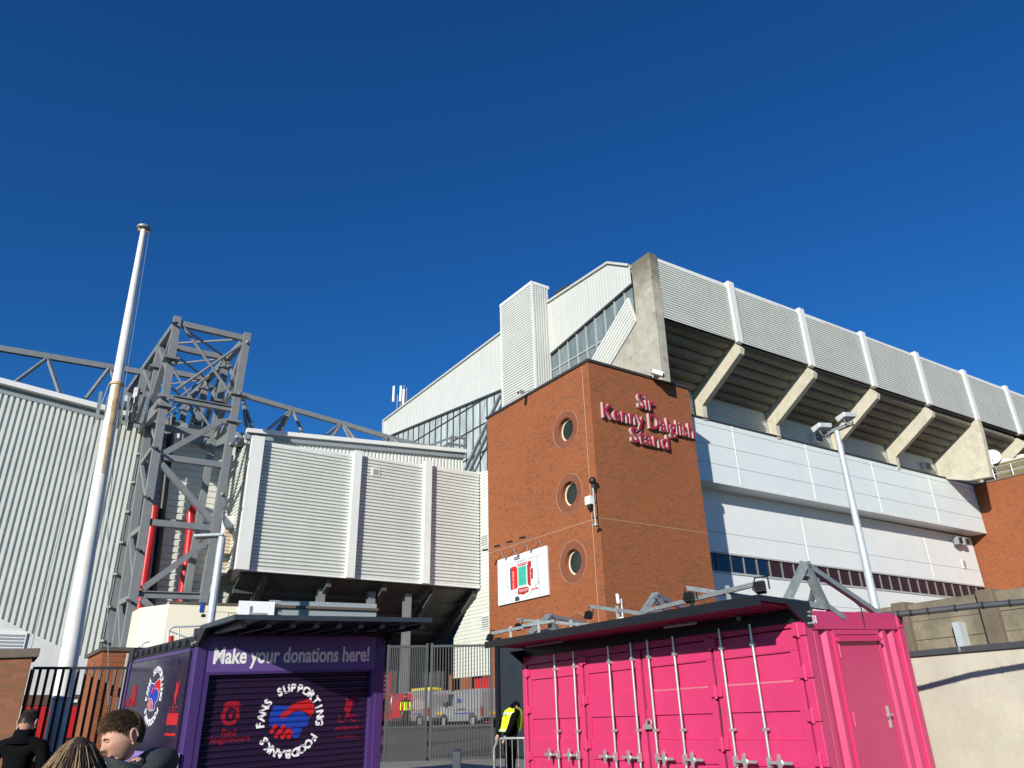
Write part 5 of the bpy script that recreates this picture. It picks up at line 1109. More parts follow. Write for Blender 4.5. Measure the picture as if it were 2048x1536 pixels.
# galvanised lighting frames standing on the container roof
def frame_on_roof(a, label, peak, lf, rf, strut):
    t = thing('lighting_frame', label, 'lighting frame', FP_(a, .3, 2.75), 'galvanised frames on the pink container roof')
    P = [at_d(*p) for p in (peak, lf, rf, strut)]
    for p, q, w in ((P[0], P[1], .075), (P[0], P[2], .09), (P[1], P[2], .07)): b = MB(); b.bar(p, q, w, w*.9); b.build('frame_leg', M['galv'], t)
    b = MB(); b.bar(P[0], P[3], .06, .06); b.build('back_strut', M['galv'], t)
    b = MB(); m = P[0]+(P[2]-P[0])*.15; d = (P[2]-P[1]).normalized(); b.prism([P[0]+d*-.06+Z*.03, P[0]+d*.06+Z*.03, P[0]+d*.11-Z*.13, P[0]-d*.11-Z*.13], FP_.a*.02); b.build('gusset', M['galv'], t)
    b = MB(); b.bar((P[0]+P[2])/2, P[1]+(P[2]-P[1])*.98-Z*.0+FP_.a*.2, .05); b.bar(P[2]+Z*.02, P[2]-Z*.12+FP_.b*.35, .06); b.build('cross_tie', M['galv'], t)
    b = MB(); b.lathe(P[0]-FP_.a*.05, -FP_.a, [(.022, -.02), (.022, .02)], 8); b.build('bolt', M['steel'], t); return P
frame_on_roof(.15, 'galvanised frame on the near end of the pink container, largest of the three', (1609, 1128, 8.75), (1573, 1203, 8.55), (1650, 1214, 9.1), (1758, 1229, 10.2))
frame_on_roof(2.85, 'galvanised frame on the middle of the pink container', (1310, 1189, 11.0), (1279, 1236, 10.8), (1330, 1222, 11.2), (1378, 1222, 12.2))
frame_on_roof(5.3, 'galvanised frame on the far end of the pink container, smallest of the three', (1097, 1231, 13.3), (1057, 1268, 13.1), (1112, 1258, 13.5), (1185, 1252, 14.4))
bars = [((1292, 1222, 10.7), (1525, 1165, 8.5), 'bar rising to the rightmost floodlight'), ((1375, 1176, 9.6), (1580, 1207, 8.7), 'bar running back from the near frame'), ((1183, 1213, 12.1), (1292, 1228, 10.9), 'bar running back from the middle frame'), ((1045, 1252, 13.3), (1110, 1242, 12.9), 'bar at the far frame'), ((1036, 1240, 14.0), (1180, 1250, 13.0), 'bar crossing the far frame'), ((984, 1267, 14.0), (1060, 1252, 13.3), 'leftmost bar over the canopy corner')]
for p, q, l in bars:
    p, q = at_d(*p), at_d(*q); o = thing('lamp_bar', 'galvanised square '+l, 'bar', (p+q)/2, 'floodlight bars above the pink container')
    b = MB(); b.bar(p, q, .05, .05); b.build('arm', M['galv'], o)
    for t in ((.45, .75) if (p-q).length > 1.5 else (.5,)):
        m = p+(q-p)*t; b = MB(); b.bar(m-Z*.28, m+Z*.06, .045, .045); b.build('stub_post', M['galv'], o)
for (x, y, D, l) in ((1521, 1172, 8.5, 'rightmost of the five, highest in the picture'), (1379, 1192, 9.5, 'second from the right, hanging by the tower corner'), (1177, 1228, 12.1, 'third, over the middle of the canopy'), (1036, 1252, 13.6, 'second from the left'), (980, 1273, 14.0, 'leftmost, over the far canopy corner')):
    p = at_d(x, y, D); t = thing('floodlight', 'black floodlight above the pink container, '+l, 'floodlight', p, 'black floodlights above the pink container')
    fr = Frame(p, V((.515, -.857, 0)), V((.857, .515, -.35)).normalized(), V((.28, .17, .94)).normalized())
    if D < 10: fr = Frame(p, V((.80, -.55, 0)).normalized(), V((.5, .75, -.4)).normalized(), V((.22, .33, .9)).normalized())
    b = MB(); b.hexa([fr(*q) for q in ((-.066, -.03, -.08), (.066, -.03, -.08), (.05, .06, -.065), (-.05, .06, -.065), (-.055, -.03, .045), (.055, -.03, .045), (.04, .06, .04), (-.04, .06, .04))]); b.build('housing', M['black'], t, bevel=.008)
    b = MB(); b.tube([fr(-.09, .02, -.03), fr(-.07, .02, .12), fr(.07, .02, .12), fr(.09, .02, -.03)], .009, 6); b.build('yoke', M['black'], t)
    b = MB(); [b.box(fr, -.055, .055, -.045, -.031, -.07+.021*k, -.062+.021*k) for k in range(5)]; b.build('cooling_fin', M['black'], t)
cbl = MB(); p0 = at_d(1762, 1230, 10.4); pts = [p0, at_d(1790, 1229, 10.5), at_d(1840, 1224, 10.45), at_d(1950, 1212, 10.4), at_d(2060, 1203, 10.3), at_d(2180, 1192, 10.2)]
o = cbl.tube(pts, .036, 10).build('cable_run', M['flash'], None, smooth=True); tag(o, 'thick dark cable run stretched from the pink container across the concrete wall', 'cable')
for i in (1, 2, 3, 4):
    for t in (.15, .65): b = MB(); b.lathe(pts[i]+(pts[i+1]-pts[i])*t, pts[i+1]-pts[i], [(.041, -.012), (.041, .012)], 10); b.build('cable_tie', M['rubber'], o)
o = MB().tube([at_d(1309, 1195, 10.95), at_d(1330, 1222, 10.7), at_d(1340, 1219, 10.6)], .008, 6).build('lamp_cable', M['rubber'], None); tag(o, 'thin black cable hanging from the middle galvanised frame', 'cable')
o = MB().tube([at_d(1700, 1195, 9.7), at_d(1722, 1215, 9.6), at_d(1726, 1235, 9.5)], .007, 6).build('lamp_cable', M['rubber'], None); tag(o, 'thin black cable hanging beside the near frame strut', 'cable')

# ---------------------------------------------------------------- gate, black fence, barrier, bollard
GL, GM, GR = at_d(768, 1400, 21.75), at_d(857, 1400, 21.8), at_d(988, 1400, 21.85)
for p in (GL, GM, GR): p.z = 0
gt, gm, gbm = 3.58, 1.50, .72
for p, q, l in ((GL, GM, 'left leaf of the grey barred gate beside the purple kiosk'), (GM, GR, 'right leaf of the grey barred gate beside the black fence')):
    t = thing('gate_leaf', l, 'gate', (p+q)/2+Z*gbm, 'leaves of the barred gate'); e = (q-p); L = e.length; e.normalize(); fr = Frame(p, e, V((-e.y, e.x, 0)))
    b = MB()
    for a in (.03, L-.10): b.box(fr, a, a+.07, -.035, .035, gbm, gt+.06)
    for z in (gbm, gm, gt-.05): b.box(fr, .1, L-.1, -.03, .03, z, z+.06)
    b.build('gate_frame', M['gate'], t)
    n = 20; 
    for k in range(n):
        a = .1+(L-.2)*(k+.5)/n; b = MB(); b.box(fr, a-.0125, a+.0125, -.0125, .0125, gbm+.05, gt-.05); b.build('bar', M['gate'], t)
        b = MB(); a += (L-.2)*.5/n; b.box(fr, a-.008, a+.008, -.008, .008, gbm+.05, gm); b.build('bar', M['gate'], t)
bf = thing('black_fence', 'black closely barred fence panel between the gate and the pink container', 'fence', GR+V((.6, -.4, .7)))
q0, q1 = GR+V((.08, -.02, 0)), at_d(1075, 1400, 20.5); q1.z = 0; e = q1-q0; L = e.length; e.normalize(); fr = Frame(q0, e, V((-e.y, e.x, 0)))
b = MB(); b.box(fr, 0, .16, -.06, .06, .6, 3.75); b.box(fr, .16, L, -.03, .03, .72, .80); b.box(fr, .16, L, -.03, .03, 1.5, 1.56); b.box(fr, .16, L, -.03, .03, 3.5, 3.56); b.build('fence_frame', M['black'], bf)
n = 28
for k in range(n): a = .2+(L-.2)*k/n; b = MB(); b.box(fr, a, a+.034, -.017, .017, .75, 3.6); b.build('bar', M['charcoal'], bf)
b = MB(); b.box(fr, .16, L, .05, .07, .7, 1.5); b.build('fence_board', M['coping'], bf)
ba = thing('crowd_barrier', 'grey steel crowd barrier in front of the guard', 'barrier', at_d(1020, 1530, 14)*1)
D = 14.0; z1 = at_d(1025, 1476, D).z; p = at_d(988, 1476, D); q = at_d(1105, 1474, 13.6); p.z = q.z = 0; e = q-p; L = e.length; e.normalize(); fr = Frame(p, e, V((-e.y, e.x, 0)))
b = MB(); b.tube([fr(0, 0, z1-.9), fr(0, 0, z1-.16), fr(.05, 0, z1-.05), fr(.14, 0, z1), fr(L, 0, z1), fr(L, 0, z1-.9)], .021, 8); b.tube([fr(0, 0, z1-.82), fr(L, 0, z1-.82)], .018, 8); b.build('frame', M['galv'], ba, smooth=True)
for k in range(10): a = .115+.11*k; b = MB(); b.tube([fr(a, 0, z1-.82), fr(a, 0, z1)], .008, 6); b.build('bar', M['galv'], ba)
b = MB(); b.bar(fr(.06, -.03, z1-.09), fr(.10, -.05, z1+.02), .03); b.build('hook', M['galv'], ba)
bo = thing('bollard', 'dark square bollard with a sloping top in front of the gate', 'bollard', V((at_d(914, 1520, 11.1).x, at_d(914, 1520, 11.1).y, .33)))
x, y = bo.location.x, bo.location.y; b = MB(); b.hexa([V((x+i*.055, y+j*.055, z)) for z, i, j in ((.2, -1, -1), (.2, 1, -1), (.2, 1, 1), (.2, -1, 1))]+[V((x-.055, y-.055, 1.30)), V((x+.055, y-.055, 1.30)), V((x+.055, y+.055, 1.335)), V((x-.055, y+.055, 1.335))]); b.build('post', M['charcoal'], bo, bevel=.008)

# ---------------------------------------------------------------- vehicles in the yard
def van(rear_left, hd, label, L=4.4, W=1.85, H=1.9, paint='silver', grp=None, plate=True):
    """rear_left: ground point of the rear corner nearest the street; hd: heading"""
    hd = V((hd[0], hd[1], 0)).normalized(); rt = V((hd.y, -hd.x, 0)); fr = Frame(rear_left, hd, rt)
    t = thing('parked_van' if H > 1.6 else 'parked_car', label, 'van' if H > 1.6 else 'car', fr(L/2, W/2, 0), grp)
    side = [(0, .32), (.02, H*.55), (.08, H*.9), (.25, H), (L*.60, H), (L*.70, H*.94), (L*.80, H*.62), (L*.97, H*.50), (L, H*.36), (L-.02, .30)]
    def hull(pts, ins):
        n = len(pts); return [fr(x, ins(z), z) for x, z in pts]+[fr(x, W-ins(z), z) for x, z in pts]
    ins = lambda z: .0 if z < H*.55 else .11*(z-H*.55)/(H*.45)
    vs = hull(side, ins); n = len(side); b = MB(); b.add(vs, [list(range(n)), [i+n for i in range(n)][::-1]]+[(i, i+n, (i+1) % n+n, (i+1) % n) for i in range(n)])
    body = b.build('body', M[paint], t, bevel=.035)
    for x0, x1, zt in ((L*.615, L*.775, H*.90),):
        for s in (0, 1):
            f = lambda x, z: fr(x, (ins(z)-.012) if s == 0 else W-ins(z)+.012, z)
            b = MB(); b.prism([f(x0, H*.58), f(x1+.02, H*.58), f(x0+(x1-x0)*.55, zt), f(x0, zt)], fr.b*(.012 if s == 0 else -.012)); b.build('side_window', M['carglass'], t)
    b = MB(); b.prism([fr(L*.71, .15, H*.92), fr(L*.80, .1, H*.64), fr(L*.80, W-.1, H*.64), fr(L*.71, W-.15, H*.92)], (hd+Z*.6)*.02); b.build('windscreen', M['carglass'], t)
    for x in (L*.17, L*.80):
        for s in (0, 1):
            c = fr(x, .10 if s == 0 else W-.10, .32); w = thing_part = None
            b = MB(); b.lathe(c, rt if s else -rt, [(.2, -.1), (.32, -.1), (.325, .06), (.29, .125), (.2, .125)], 24); wh = b.build('wheel', M['rubber'], t, smooth=True)
            b = MB(); b.lathe(c, rt if s else -rt, [(.20, .10), (.20, .128), (.06, .135)], 12); b.build('rim', M['silver'], wh)
            b = MB(); b.tube([fr(x+.37*math.cos(a_), -.008 if s == 0 else W+.008, .32+.37*math.sin(a_)) for a_ in [math.pi*i/10 for i in range(11)]], .03, 6); b.build('arch', M['rubber'], wh)
    for s in (.02, W-.14):
        b = MB(); b.box(fr, -.02, .06, s, s+.12, H*.30, H*.52); b.build('tail_light', M['tail'], t)
    b = MB(); b.box(fr, -.06, 0, .1, W-.1, .30, .48); b.build('bumper', M['coping'], t)
    if plate:
        b = MB(); b.box(fr, -.03, -.005, W*.32, W*.68, .62, .74); pl_ = b.build('number_plate', M['plate_y'], t)
    b = MB(); b.box(fr, L*.33, L*.50, -.012, 0, H*.475, H*.49); b.box(fr, L*.02, L*.60, -.006, 0, H*.46, H*.465); b.build('body_trim', M['coping'], t)
    b = MB(); b.box(fr, L*.72, L*.76, -.18, -.02, H*.56, H*.68); b.build('mirror', M['coping'], t)
    return t, fr, L, W, H
hd = (-.62, .78)
r1 = at_d(962, 1449, 42); r1.z = gz(r1.x, r1.y)
vs_ = {}
for key, lab, rl_, kk in (('a', 'silver van parked nearest the brick tower, its rear plate in view', r1, 0), ('b', 'silver van parked ahead of the nearer one, left of the gate post', r1+V((-.62, .78, 0))*3.6+V((-.85, -.35, .05)), 1)):
    t, fr, L, W, H = van(rl_, hd, lab, grp='silver vans behind the gate')
    b = MB(); o = fr(0, -.012, 0); fx = Frame(fr(L*.47, -.004, H*.66), -fr.a, fr.b); font_text(b, fx, 0, -.002, 0, 'be', .42, .004, .008); b.build('van_lettering', M['logo_blue'], t)
    b = MB(); fx = Frame(fr(L*.36, -.004, H*.36), -fr.a, fr.b); b.box(fx, -.9, .9, -.006, 0, 0, .05); b.build('red_stripe', M['logo_blue'], t)
    if kk:
        p = fr(.5, .5, H); rk = thing('yellow_light_bar', 'yellow bars strapped to the roof of the farther silver van', 'roof load', p)
        b = MB(); b.box(fr, .2, 2.4, .35, .65, H+.02, H+.16); b.box(fr, .5, 1.9, .9, 1.2, H+.02, H+.14); b.build('bar', M['yellow'], rk)
p = at_d(778, 1452, 46); p.z = gz(0, p.y); van(p, (-.3, .95), 'red car behind the gate beside the purple kiosk', L=4.2, W=1.8, H=1.75, paint='red')
rs_ = thing('red_notice', 'small red notice on the white hoarding behind the gate', 'sign', fpx(771, 1365, 14.3)); b = MB(); a_, c_ = FA.at_b(771, 1372, 14.3); b.box(FA, a_-.35, a_+.3, 14.2, 14.3, c_-.75, c_+.75); b.build('board', M['red'], rs_)
b = MB(); [b.box(FA, a_-.2, a_+.15, 14.18, 14.195, c_-.5+.25*k, c_-.42+.25*k) for k in range(5)]; b.build('print', M['logo_white'], rs_)
# ---------------------------------------------------------------- people
M['hair_ginger'] = mat('ginger_hair', (.115, .062, .028), .55, var=.35, vs=60)
M['hair_ginger_lite'] = mat('sandy_hair', (.21, .125, .062), .5, var=.3, vs=60)
M['hair_brown'] = mat('brown_hair', (.040, .026, .018), .5, var=.3, vs=60)
M['hair_mid'] = mat('light_brown_hair', (.115, .070, .038), .42, var=.3, vs=60)
M['hair_blonde'] = mat('blonde_hair', (.36, .235, .125), .4, var=.25, vs=60)
M['slate'] = mat('slate_jacket', (.022, .027, .030), .8, var=.25, vs=14, bmp=.3, bs=60)
M['teal_sleeve'] = mat('teal_sleeve', (.030, .065, .095), .7, var=.2, vs=10)
M['pale_blue'] = mat('pale_blue_coat', (.26, .36, .60), .8, var=.08)
M['navy_cloth'] = mat('navy_cloth', (.010, .012, .020), .9, var=.3)
M['lip'] = mat('lip', (.36, .12, .10), .5); M['brow'] = mat('eyebrow', (.10, .05, .025), .8)
prs = random.Random(11)

def skin_mesh(nodes, edges, sub=2):
    """nodes: (position, radius or (rx, ry)); one smooth limbed surface grown round the joints"""
    me = bpy.data.meshes.new('s'); me.from_pydata([n[0] for n in nodes], edges, []); ob = bpy.data.objects.new('s', me); col.objects.link(ob)
    sk = ob.modifiers.new('s', 'SKIN'); sk.use_smooth_shade = True; sk.branch_smoothing = .4
    if not me.skin_vertices: me.skin_vertices.new()
    for i, n in enumerate(nodes):
        r = n[1] if isinstance(n[1], (tuple, list)) else (n[1], n[1]); me.skin_vertices[0].data[i].radius = r; me.skin_vertices[0].data[i].use_root = (i == 0)
    ss = ob.modifiers.new('u', 'SUBSURF'); ss.levels = sub; ss.render_levels = sub
    bpy.context.view_layer.update(); dg = bpy.context.evaluated_depsgraph_get()
    m2 = bpy.data.meshes.new_from_object(ob.evaluated_get(dg)); vs = [v.co.copy() for v in m2.vertices]; fs = [list(p.vertices) for p in m2.polygons]
    bpy.data.objects.remove(ob); bpy.data.meshes.remove(me); bpy.data.meshes.remove(m2); return vs, fs
def gauss(v, c, s): return math.exp(-((v-c)/s)**2)
def head_point(d):
    x, y, z = d
    rx, ry, rz = .076, (.098 if y > 0 else .102), (.112 if z > 0 else .122)
    px, py, pz = x*rx, y*ry, z*rz
    if z < 0:
        t = -z; px *= 1-.34*t**1.4
        if y < 0: py *= 1-.50*t**1.1
        else: py *= 1-.10*t
    if y > .2:
        f = min(1, (y-.2)/.4); ax = abs(x)
        py += f*(.027*gauss(x, 0, .13)*gauss(z, -.16, .11)+.012*gauss(x, 0, .11)*gauss(z, .06, .14)+.007*gauss(ax, .25, .3)*gauss(z, .24, .08)
                 -.011*gauss(ax, .36, .15)*gauss(z, .10, .09)+.007*gauss(x, 0, .25)*gauss(z, -.44, .05)+.006*gauss(x, 0, .2)*gauss(z, -.56, .05)-.004*gauss(x, 0, .25)*gauss(z, -.50, .03)
                 +.011*gauss(x, 0, .24)*gauss(z, -.80, .13)+.005*gauss(ax, .55, .2)*gauss(z, -.10, .18)-.005*gauss(x, 0, .4)*gauss(z, -.66, .06))
    return V((px, py, pz))
def head_mesh(nu=56, nv=44):
    vs = []
    for j in range(nv+1):
        for i in range(nu):
            th, ph = math.pi*j/nv, 2*math.pi*i/nu
            vs.append(head_point((math.sin(th)*math.cos(ph), math.sin(th)*math.sin(ph), math.cos(th))))
    return vs, [(j*nu+i, (j+1)*nu+i, (j+1)*nu+(i+1) % nu, j*nu+(i+1) % nu) for j in range(nv) for i in range(nu)]
def ear_mesh(side):
    mb = MB(); c = V((side*.074, -.012, -.008))
    pts = []
    for k in range(15):
        a = -2.2+k*4.6/14; pts.append(c+V((side*(.013+.006*math.cos(a*.5)), -.004-.019*math.cos(a-.2)*-1*.9 if False else -.004+.018*math.cos(a+1.2), .033*math.sin(a+1.2)+.004)))
    mb.tube(pts, [.004]+[.0058]*13+[.005], 8)
    mb.ball(c+V((side*.006, -.003, 0)), .007, .017, .030, 10, 8); mb.ball(c+V((side*.010, .006, -.030)), .006, .009, .010, 8, 6)
    mb.tube([c+V((side*.013, -.010, .022)), c+V((side*.012, -.008, .0)), c+V((side*.010, .002, -.016))], .0035, 6)
    return mb.v, mb.f
class Head:
    """a head placed in the world: o centre, f facing, u up"""
    def __init__(s, o, f, u=Z, k=1.0):
        f = V(f).normalized(); u = V(u); u = (u-f*u.dot(f)).normalized(); s.x = f.cross(u); s.f = f; s.u = u; s.o = V(o); s.k = k
    def __call__(s, p): return s.o+(s.x*p[0]+s.f*p[1]+s.u*p[2])*s.k
    def dir(s, p): return s.x*p[0]+s.f*p[1]+s.u*p[2]
def multi(name, parts, mats, parent, smooth=True):
    """one mesh from several (verts, faces, material number) lists"""
    off = V((0, 0, 0)); q = parent
    while q is not None: off = off+q.location; q = q.parent
    vs, fs, mi = [], [], []
    for v, f, m in parts:
        n = len(vs); vs += [V(p)-off for p in v]; fs += [[i+n for i in g] for g in f]; mi += (m if isinstance(m, list) else [m]*len(f))
    me = bpy.data.meshes.new(name); me.from_pydata(vs, [], fs)
    for m in mats: me.materials.append(M[m])
    me.polygons.foreach_set('material_index', mi); me.polygons.foreach_set('use_smooth', [smooth]*len(fs)); me.update()
    ob = bpy.data.objects.new(name, me); col.objects.link(ob); ob.parent = parent; return ob
def strands(H, spec, n, mats, name, parent, cap=None, r0=.0011):
    """hair: thin tapering blades grown from the scalp; spec(d) -> None or (length, world growth direction list)"""
    parts = []
    if cap:
        vs, fs = head_mesh(40, 30); keep = [k for k, f in enumerate(fs) if cap(sum((vs[i] for i in f), V((0, 0, 0)))/4)]
        parts.append(([H(p*1.035) for p in vs], [fs[k] for k in keep], 0))
    V_, F_, MI = [], [], []
    while n > 0:
        z = prs.uniform(-.75, 1); ph = prs.uniform(0, 2*math.pi); rr = math.sqrt(1-z*z); d = (rr*math.cos(ph), rr*math.sin(ph), z)
        sp = spec(d)
        if sp is None: continue
        n -= 1; path = sp; m = path[0]; pts = path[1]
        base = len(V_); w = r0*(1 if len(pts) < 5 else 1.5)
        for i, p in enumerate(pts):
            t = (pts[min(i+1, len(pts)-1)]-pts[max(i-1, 0)]).normalized(); side = t.cross(V((prs.uniform(-.3, .3), -1, .2))).normalized() if i == 0 else side
            ww = w*(1.0-.85*i/(len(pts)-1)) if len(pts) < 5 else w*(1-.5*i/(len(pts)-1)); nn = t.cross(side).normalized()
            V_ += [p-side*ww, p+side*ww, p+nn*ww*1.2]
        for i in range(len(pts)-1):
            a = base+3*i; F_ += [(a, a+1, a+4, a+3), (a+1, a+2, a+5, a+4), (a+2, a, a+3, a+5)]; MI += [m]*3
    parts.append((V_, F_, MI)); return multi(name, parts, mats, parent)
def scalp(d): return head_point(d)

def ring_loft(rings, seg=28):
    vs = [c+ (ex*math.cos(2*math.pi*k/seg)+ey*math.sin(2*math.pi*k/seg)) for c, ex, ey in rings for k in range(seg)]
    return vs, [(i*seg+k, i*seg+(k+1) % seg, (i+1)*seg+(k+1) % seg, (i+1)*seg+k) for i in range(len(rings)-1) for k in range(seg)]

def standing(foot, f, h, lean=0.0, arms=None, w=1.0, slim=1.0):
    """joint graph of a standing adult; f facing (horizontal); returns nodes, edges, joints"""
    f = V((f[0], f[1], 0)).normalized(); s = V((f.y, -f.x, 0)); k = h/1.75; foot = V(foot)
    P = lambda a, b, c: foot+(s*a*w+f*(b+lean*max(0, c-.9)))*k+Z*c*k
    J = dict(pelvis=P(0, 0, .95), waist=P(0, .01, 1.10), chest=P(0, .0, 1.27), uchest=P(0, -.01, 1.40), neck=P(0, -.005, 1.50), head=P(0, .02, 1.58))
    R = dict(pelvis=(.155, .12), waist=(.150, .115), chest=(.165, .125), uchest=(.145, .10), neck=.058, head=.052)
    E = [('pelvis', 'waist'), ('waist', 'chest'), ('chest', 'uchest'), ('uchest', 'neck'), ('neck', 'head')]
    arms = arms or {}
    for sd, nm in ((1, 'r'), (-1, 'l')):
        sh, el_, wr = arms.get(nm, (P(sd*.20, 0, 1.40), P(sd*.26, -.02, 1.12), P(sd*.25, .06, .88)))
        J['sh'+nm], J['el'+nm], J['wr'+nm] = sh, el_, wr; hd = (wr-el_).normalized(); J['pa'+nm] = wr+hd*.08*k
        R['sh'+nm], R['el'+nm], R['wr'+nm], R['pa'+nm] = .075, .055, .038, (.040, .022)
        E += [('uchest', 'sh'+nm), ('sh'+nm, 'el'+nm), ('el'+nm, 'wr'+nm), ('wr'+nm, 'pa'+nm)]
        side = hd.cross(f if abs(hd.dot(f)) < .9 else Z).normalized()
        for i, (o, L) in enumerate(((-.030, .060), (-.010, .072), (.010, .068), (.030, .052))):
            a = wr+hd*.085*k+side*o*k; b = a+(hd+f*.15).normalized()*L*.55*k; c = b+(hd*.7+f*.6-Z*.1).normalized()*L*.5*k
            for q, p, r in (('a', a, .0105), ('b', b, .0092), ('c', c, .0075)): J['f%d%s%s' % (i, q, nm)] = p; R['f%d%s%s' % (i, q, nm)] = r*k
            E += [('pa'+nm, 'f%da%s' % (i, nm)), ('f%da%s' % (i, nm), 'f%db%s' % (i, nm)), ('f%db%s' % (i, nm), 'f%dc%s' % (i, nm))]
        ta = wr+hd*.035*k+f*.03*k; tb = ta+(hd+f*.8).normalized()*.05*k; J['ta'+nm], J['tb'+nm] = ta, tb; R['ta'+nm], R['tb'+nm] = .012*k, .008*k; E += [('wr'+nm, 'ta'+nm), ('ta'+nm, 'tb'+nm)]
        for q, p, r in (('hip', P(sd*.09, 0, .88), .105), ('kn', P(sd*.10, .02, .49), .068), ('an', P(sd*.10, -.02, .10), .050), ('toe', P(sd*.11, .14, .04), .040)): J[q+nm] = p; R[q+nm] = r
        E += [('pelvis', 'hip'+nm), ('hip'+nm, 'kn'+nm), ('kn'+nm, 'an'+nm), ('an'+nm, 'toe'+nm)]
    names = list(J); ix = {n_: i for i, n_ in enumerate(names)}
    nodes = [(J[n_], tuple(x*k*slim for x in R[n_]) if isinstance(R[n_], tuple) else R[n_]*(k*slim if R[n_] > .03 else 1)) for n_ in names]
    return nodes, [(ix[a], ix[b]) for a, b in E], J
def figure(root, nodes, edges, J, H, mats, region):
    """body, head and hands as one mesh; region(face centre) -> material number; slot 0 is skin"""
    vs, fs = skin_mesh(nodes, edges)
    mi = [region(sum((vs[i] for i in f), V((0, 0, 0)))/len(f)) for f in fs]
    parts = [(vs, fs, mi)]
    hv, hf = head_mesh(); parts.append(([H(p) for p in hv], hf, 0))
    for sd in (1, -1): ev_, ef = ear_mesh(sd); parts.append(([H(p) for p in ev_], ef, 0))
    return multi('body', parts, mats, root)
def brows(H, root, m='brow'):
    mb = MB()
    for sd in (1, -1): mb.tube([H(head_point(V((sd*x, .9, z)).normalized())*1.01) for x, z in ((.13, .20), (.30, .26), (.48, .22))], [.003, .004, .002], 6)
    mb.build('eyebrows', M[m], root, smooth=True)
    mb = MB()
    for sd in (1, -1): mb.tube([H(head_point(V((sd*x, .9, z)).normalized())*1.005) for x, z in ((.18, .075), (.32, .055), (.46, .075))], [.0012, .0022, .0012], 6)
    mb.build('eyelashes', M['hair_brown'], root, smooth=True)
    mb = MB(); mb.tube([H(head_point(V((x, .85, z)).normalized())*1.004) for x, z in ((-.22, -.50), (-.08, -.475), (0, -.485), (.08, -.475), (.22, -.50))], [.002, .0045, .004, .0045, .002], 8); mb.tube([H(head_point(V((x, .85, z)).normalized())*1.004) for x, z in ((-.18, -.55), (0, -.575), (.18, -.55))], [.002, .005, .002], 8); mb.build('lips', M['lip'], root, smooth=True)

# --- the man in the slate hooded jacket, right of the group
hp = at_d(246, 1472, 4.75); rayd = V((hp.x, hp.y, 0)).normalized(); lft = V((-rayd.y, rayd.x, 0)); gzh = gz(hp.x, hp.y)
pa_ = thing('person', 'person with short ginger hair in a slate hooded jacket looking down, white mask loop at the mouth', 'person', V((hp.x, hp.y, gzh)))
pa_['label'] = 'person with short ginger hair and a hooded slate jacket, head bowed'
fH = (lft*.84-rayd*.40-Z*.40).normalized(); HA = Head(hp, fH, Z, 1.0)
fb = (lft*.9-rayd*.25); foot = V((hp.x, hp.y, gzh))-fb.normalized()*.17
nodes, edges, J = standing(foot, fb, (hp.z-gzh)/.965, lean=.14, slim=1.08)
J0 = {k: v.copy() for k, v in J.items()}
def regA(c):
    if c.z > J0['neck'].z+.05 and math.hypot(c.x-J0['neck'].x, c.y-J0['neck'].y) < .10: return 0
    for nm in ('r', 'l'):
        if (c-J0['wr'+nm]).length < .02 or c.z < J0['wr'+nm].z-.02 and (c-J0['wr'+nm]).length < .22 and c.z > J0['wr'+nm].z-.22: return 0
        ab = J0['el'+nm]-J0['sh'+nm]; t = (c-J0['sh'+nm]).dot(ab)/ab.length_squared
        if .12 < t < 1.0 and (c-(J0['sh'+nm]+ab*t)).length < .13: return 2
    if c.z < J0['pelvis'].z-.05: return 3
    return 1
figure(pa_, nodes, edges, J, HA, ['skin', 'slate', 'teal_sleeve', 'navy_cloth'], regA); brows(HA, pa_)
nk = J0['neck']; fbn = fb.normalized(); sb = V((fbn.y, -fbn.x, 0))
# raised collar and the hood bunched behind the neck
rings = []
for t, r1, r2, up_, fo in ((0, .150, .145, -.07, .02), (.3, .125, .13, -.02, .03), (.6, .105, .12, .02, .05), (.9, .098, .118, .045, .065), (1, .092, .112, .047, .065), (.8, .088, .106, .02, .05), (.2, .09, .10, -.05, .02)): rings.append((nk+fbn*fo+Z*up_, sb*r1+Z*0, fbn*r2+Z*.035*(t if t < 1 else 1)))
cv, cf = ring_loft(rings); multi('collar', [(cv, cf, 0)], ['slate'], pa_)
hn = [(nk+fbn*-.10+Z*.025, (.085, .07))]; he = []
for sd in (1, -1):
    prev = 0
    for an, r, dz in ((.55, .078, .02), (1.1, .06, .0), (1.65, .042, -.04), (2.2, .028, -.10)):
        hn.append((nk+fbn*(-.13*math.cos(an))+sb*sd*.15*math.sin(an)+Z*(.045+dz-.02), r)); he.append((prev, len(hn)-1)); prev = len(hn)-1
hv, hf = skin_mesh(hn, he, 2); rr = random.Random(3); multi('hood', [([p+V((rr.uniform(-1, 1), rr.uniform(-1, 1), rr.uniform(-1, 1)))*.0015 for p in hv], hf, 0)], ['slate'], pa_)
mb = MB(); mb.tube([nk+fbn*.13+sb*-.02+Z*-.30, nk+fbn*.16+sb*-.02+Z*-.10, nk+fbn*.19+sb*-.02+Z*.07], .006, 6); mb.build('zip', M['navy_cloth'], pa_)
mb = MB(); p0_ = HA(head_point(V((-.2, .85, -.44)).normalized())*1.02)
mb.tube([p0_+(HA.f*.028*math.sin(a)*1.0+HA.u*(-.030*(1-math.cos(a))))-HA.x*.004 for a in [2*math.pi*i/18*.86 for i in range(19)]], .0022, 6); mb.tube([p0_-HA.u*.04, p0_-HA.u*.075+HA.f*.004, p0_-HA.u*.10-HA.x*.01], .002, 6); mb.build('mask_loop', M['logo_white'], pa_)
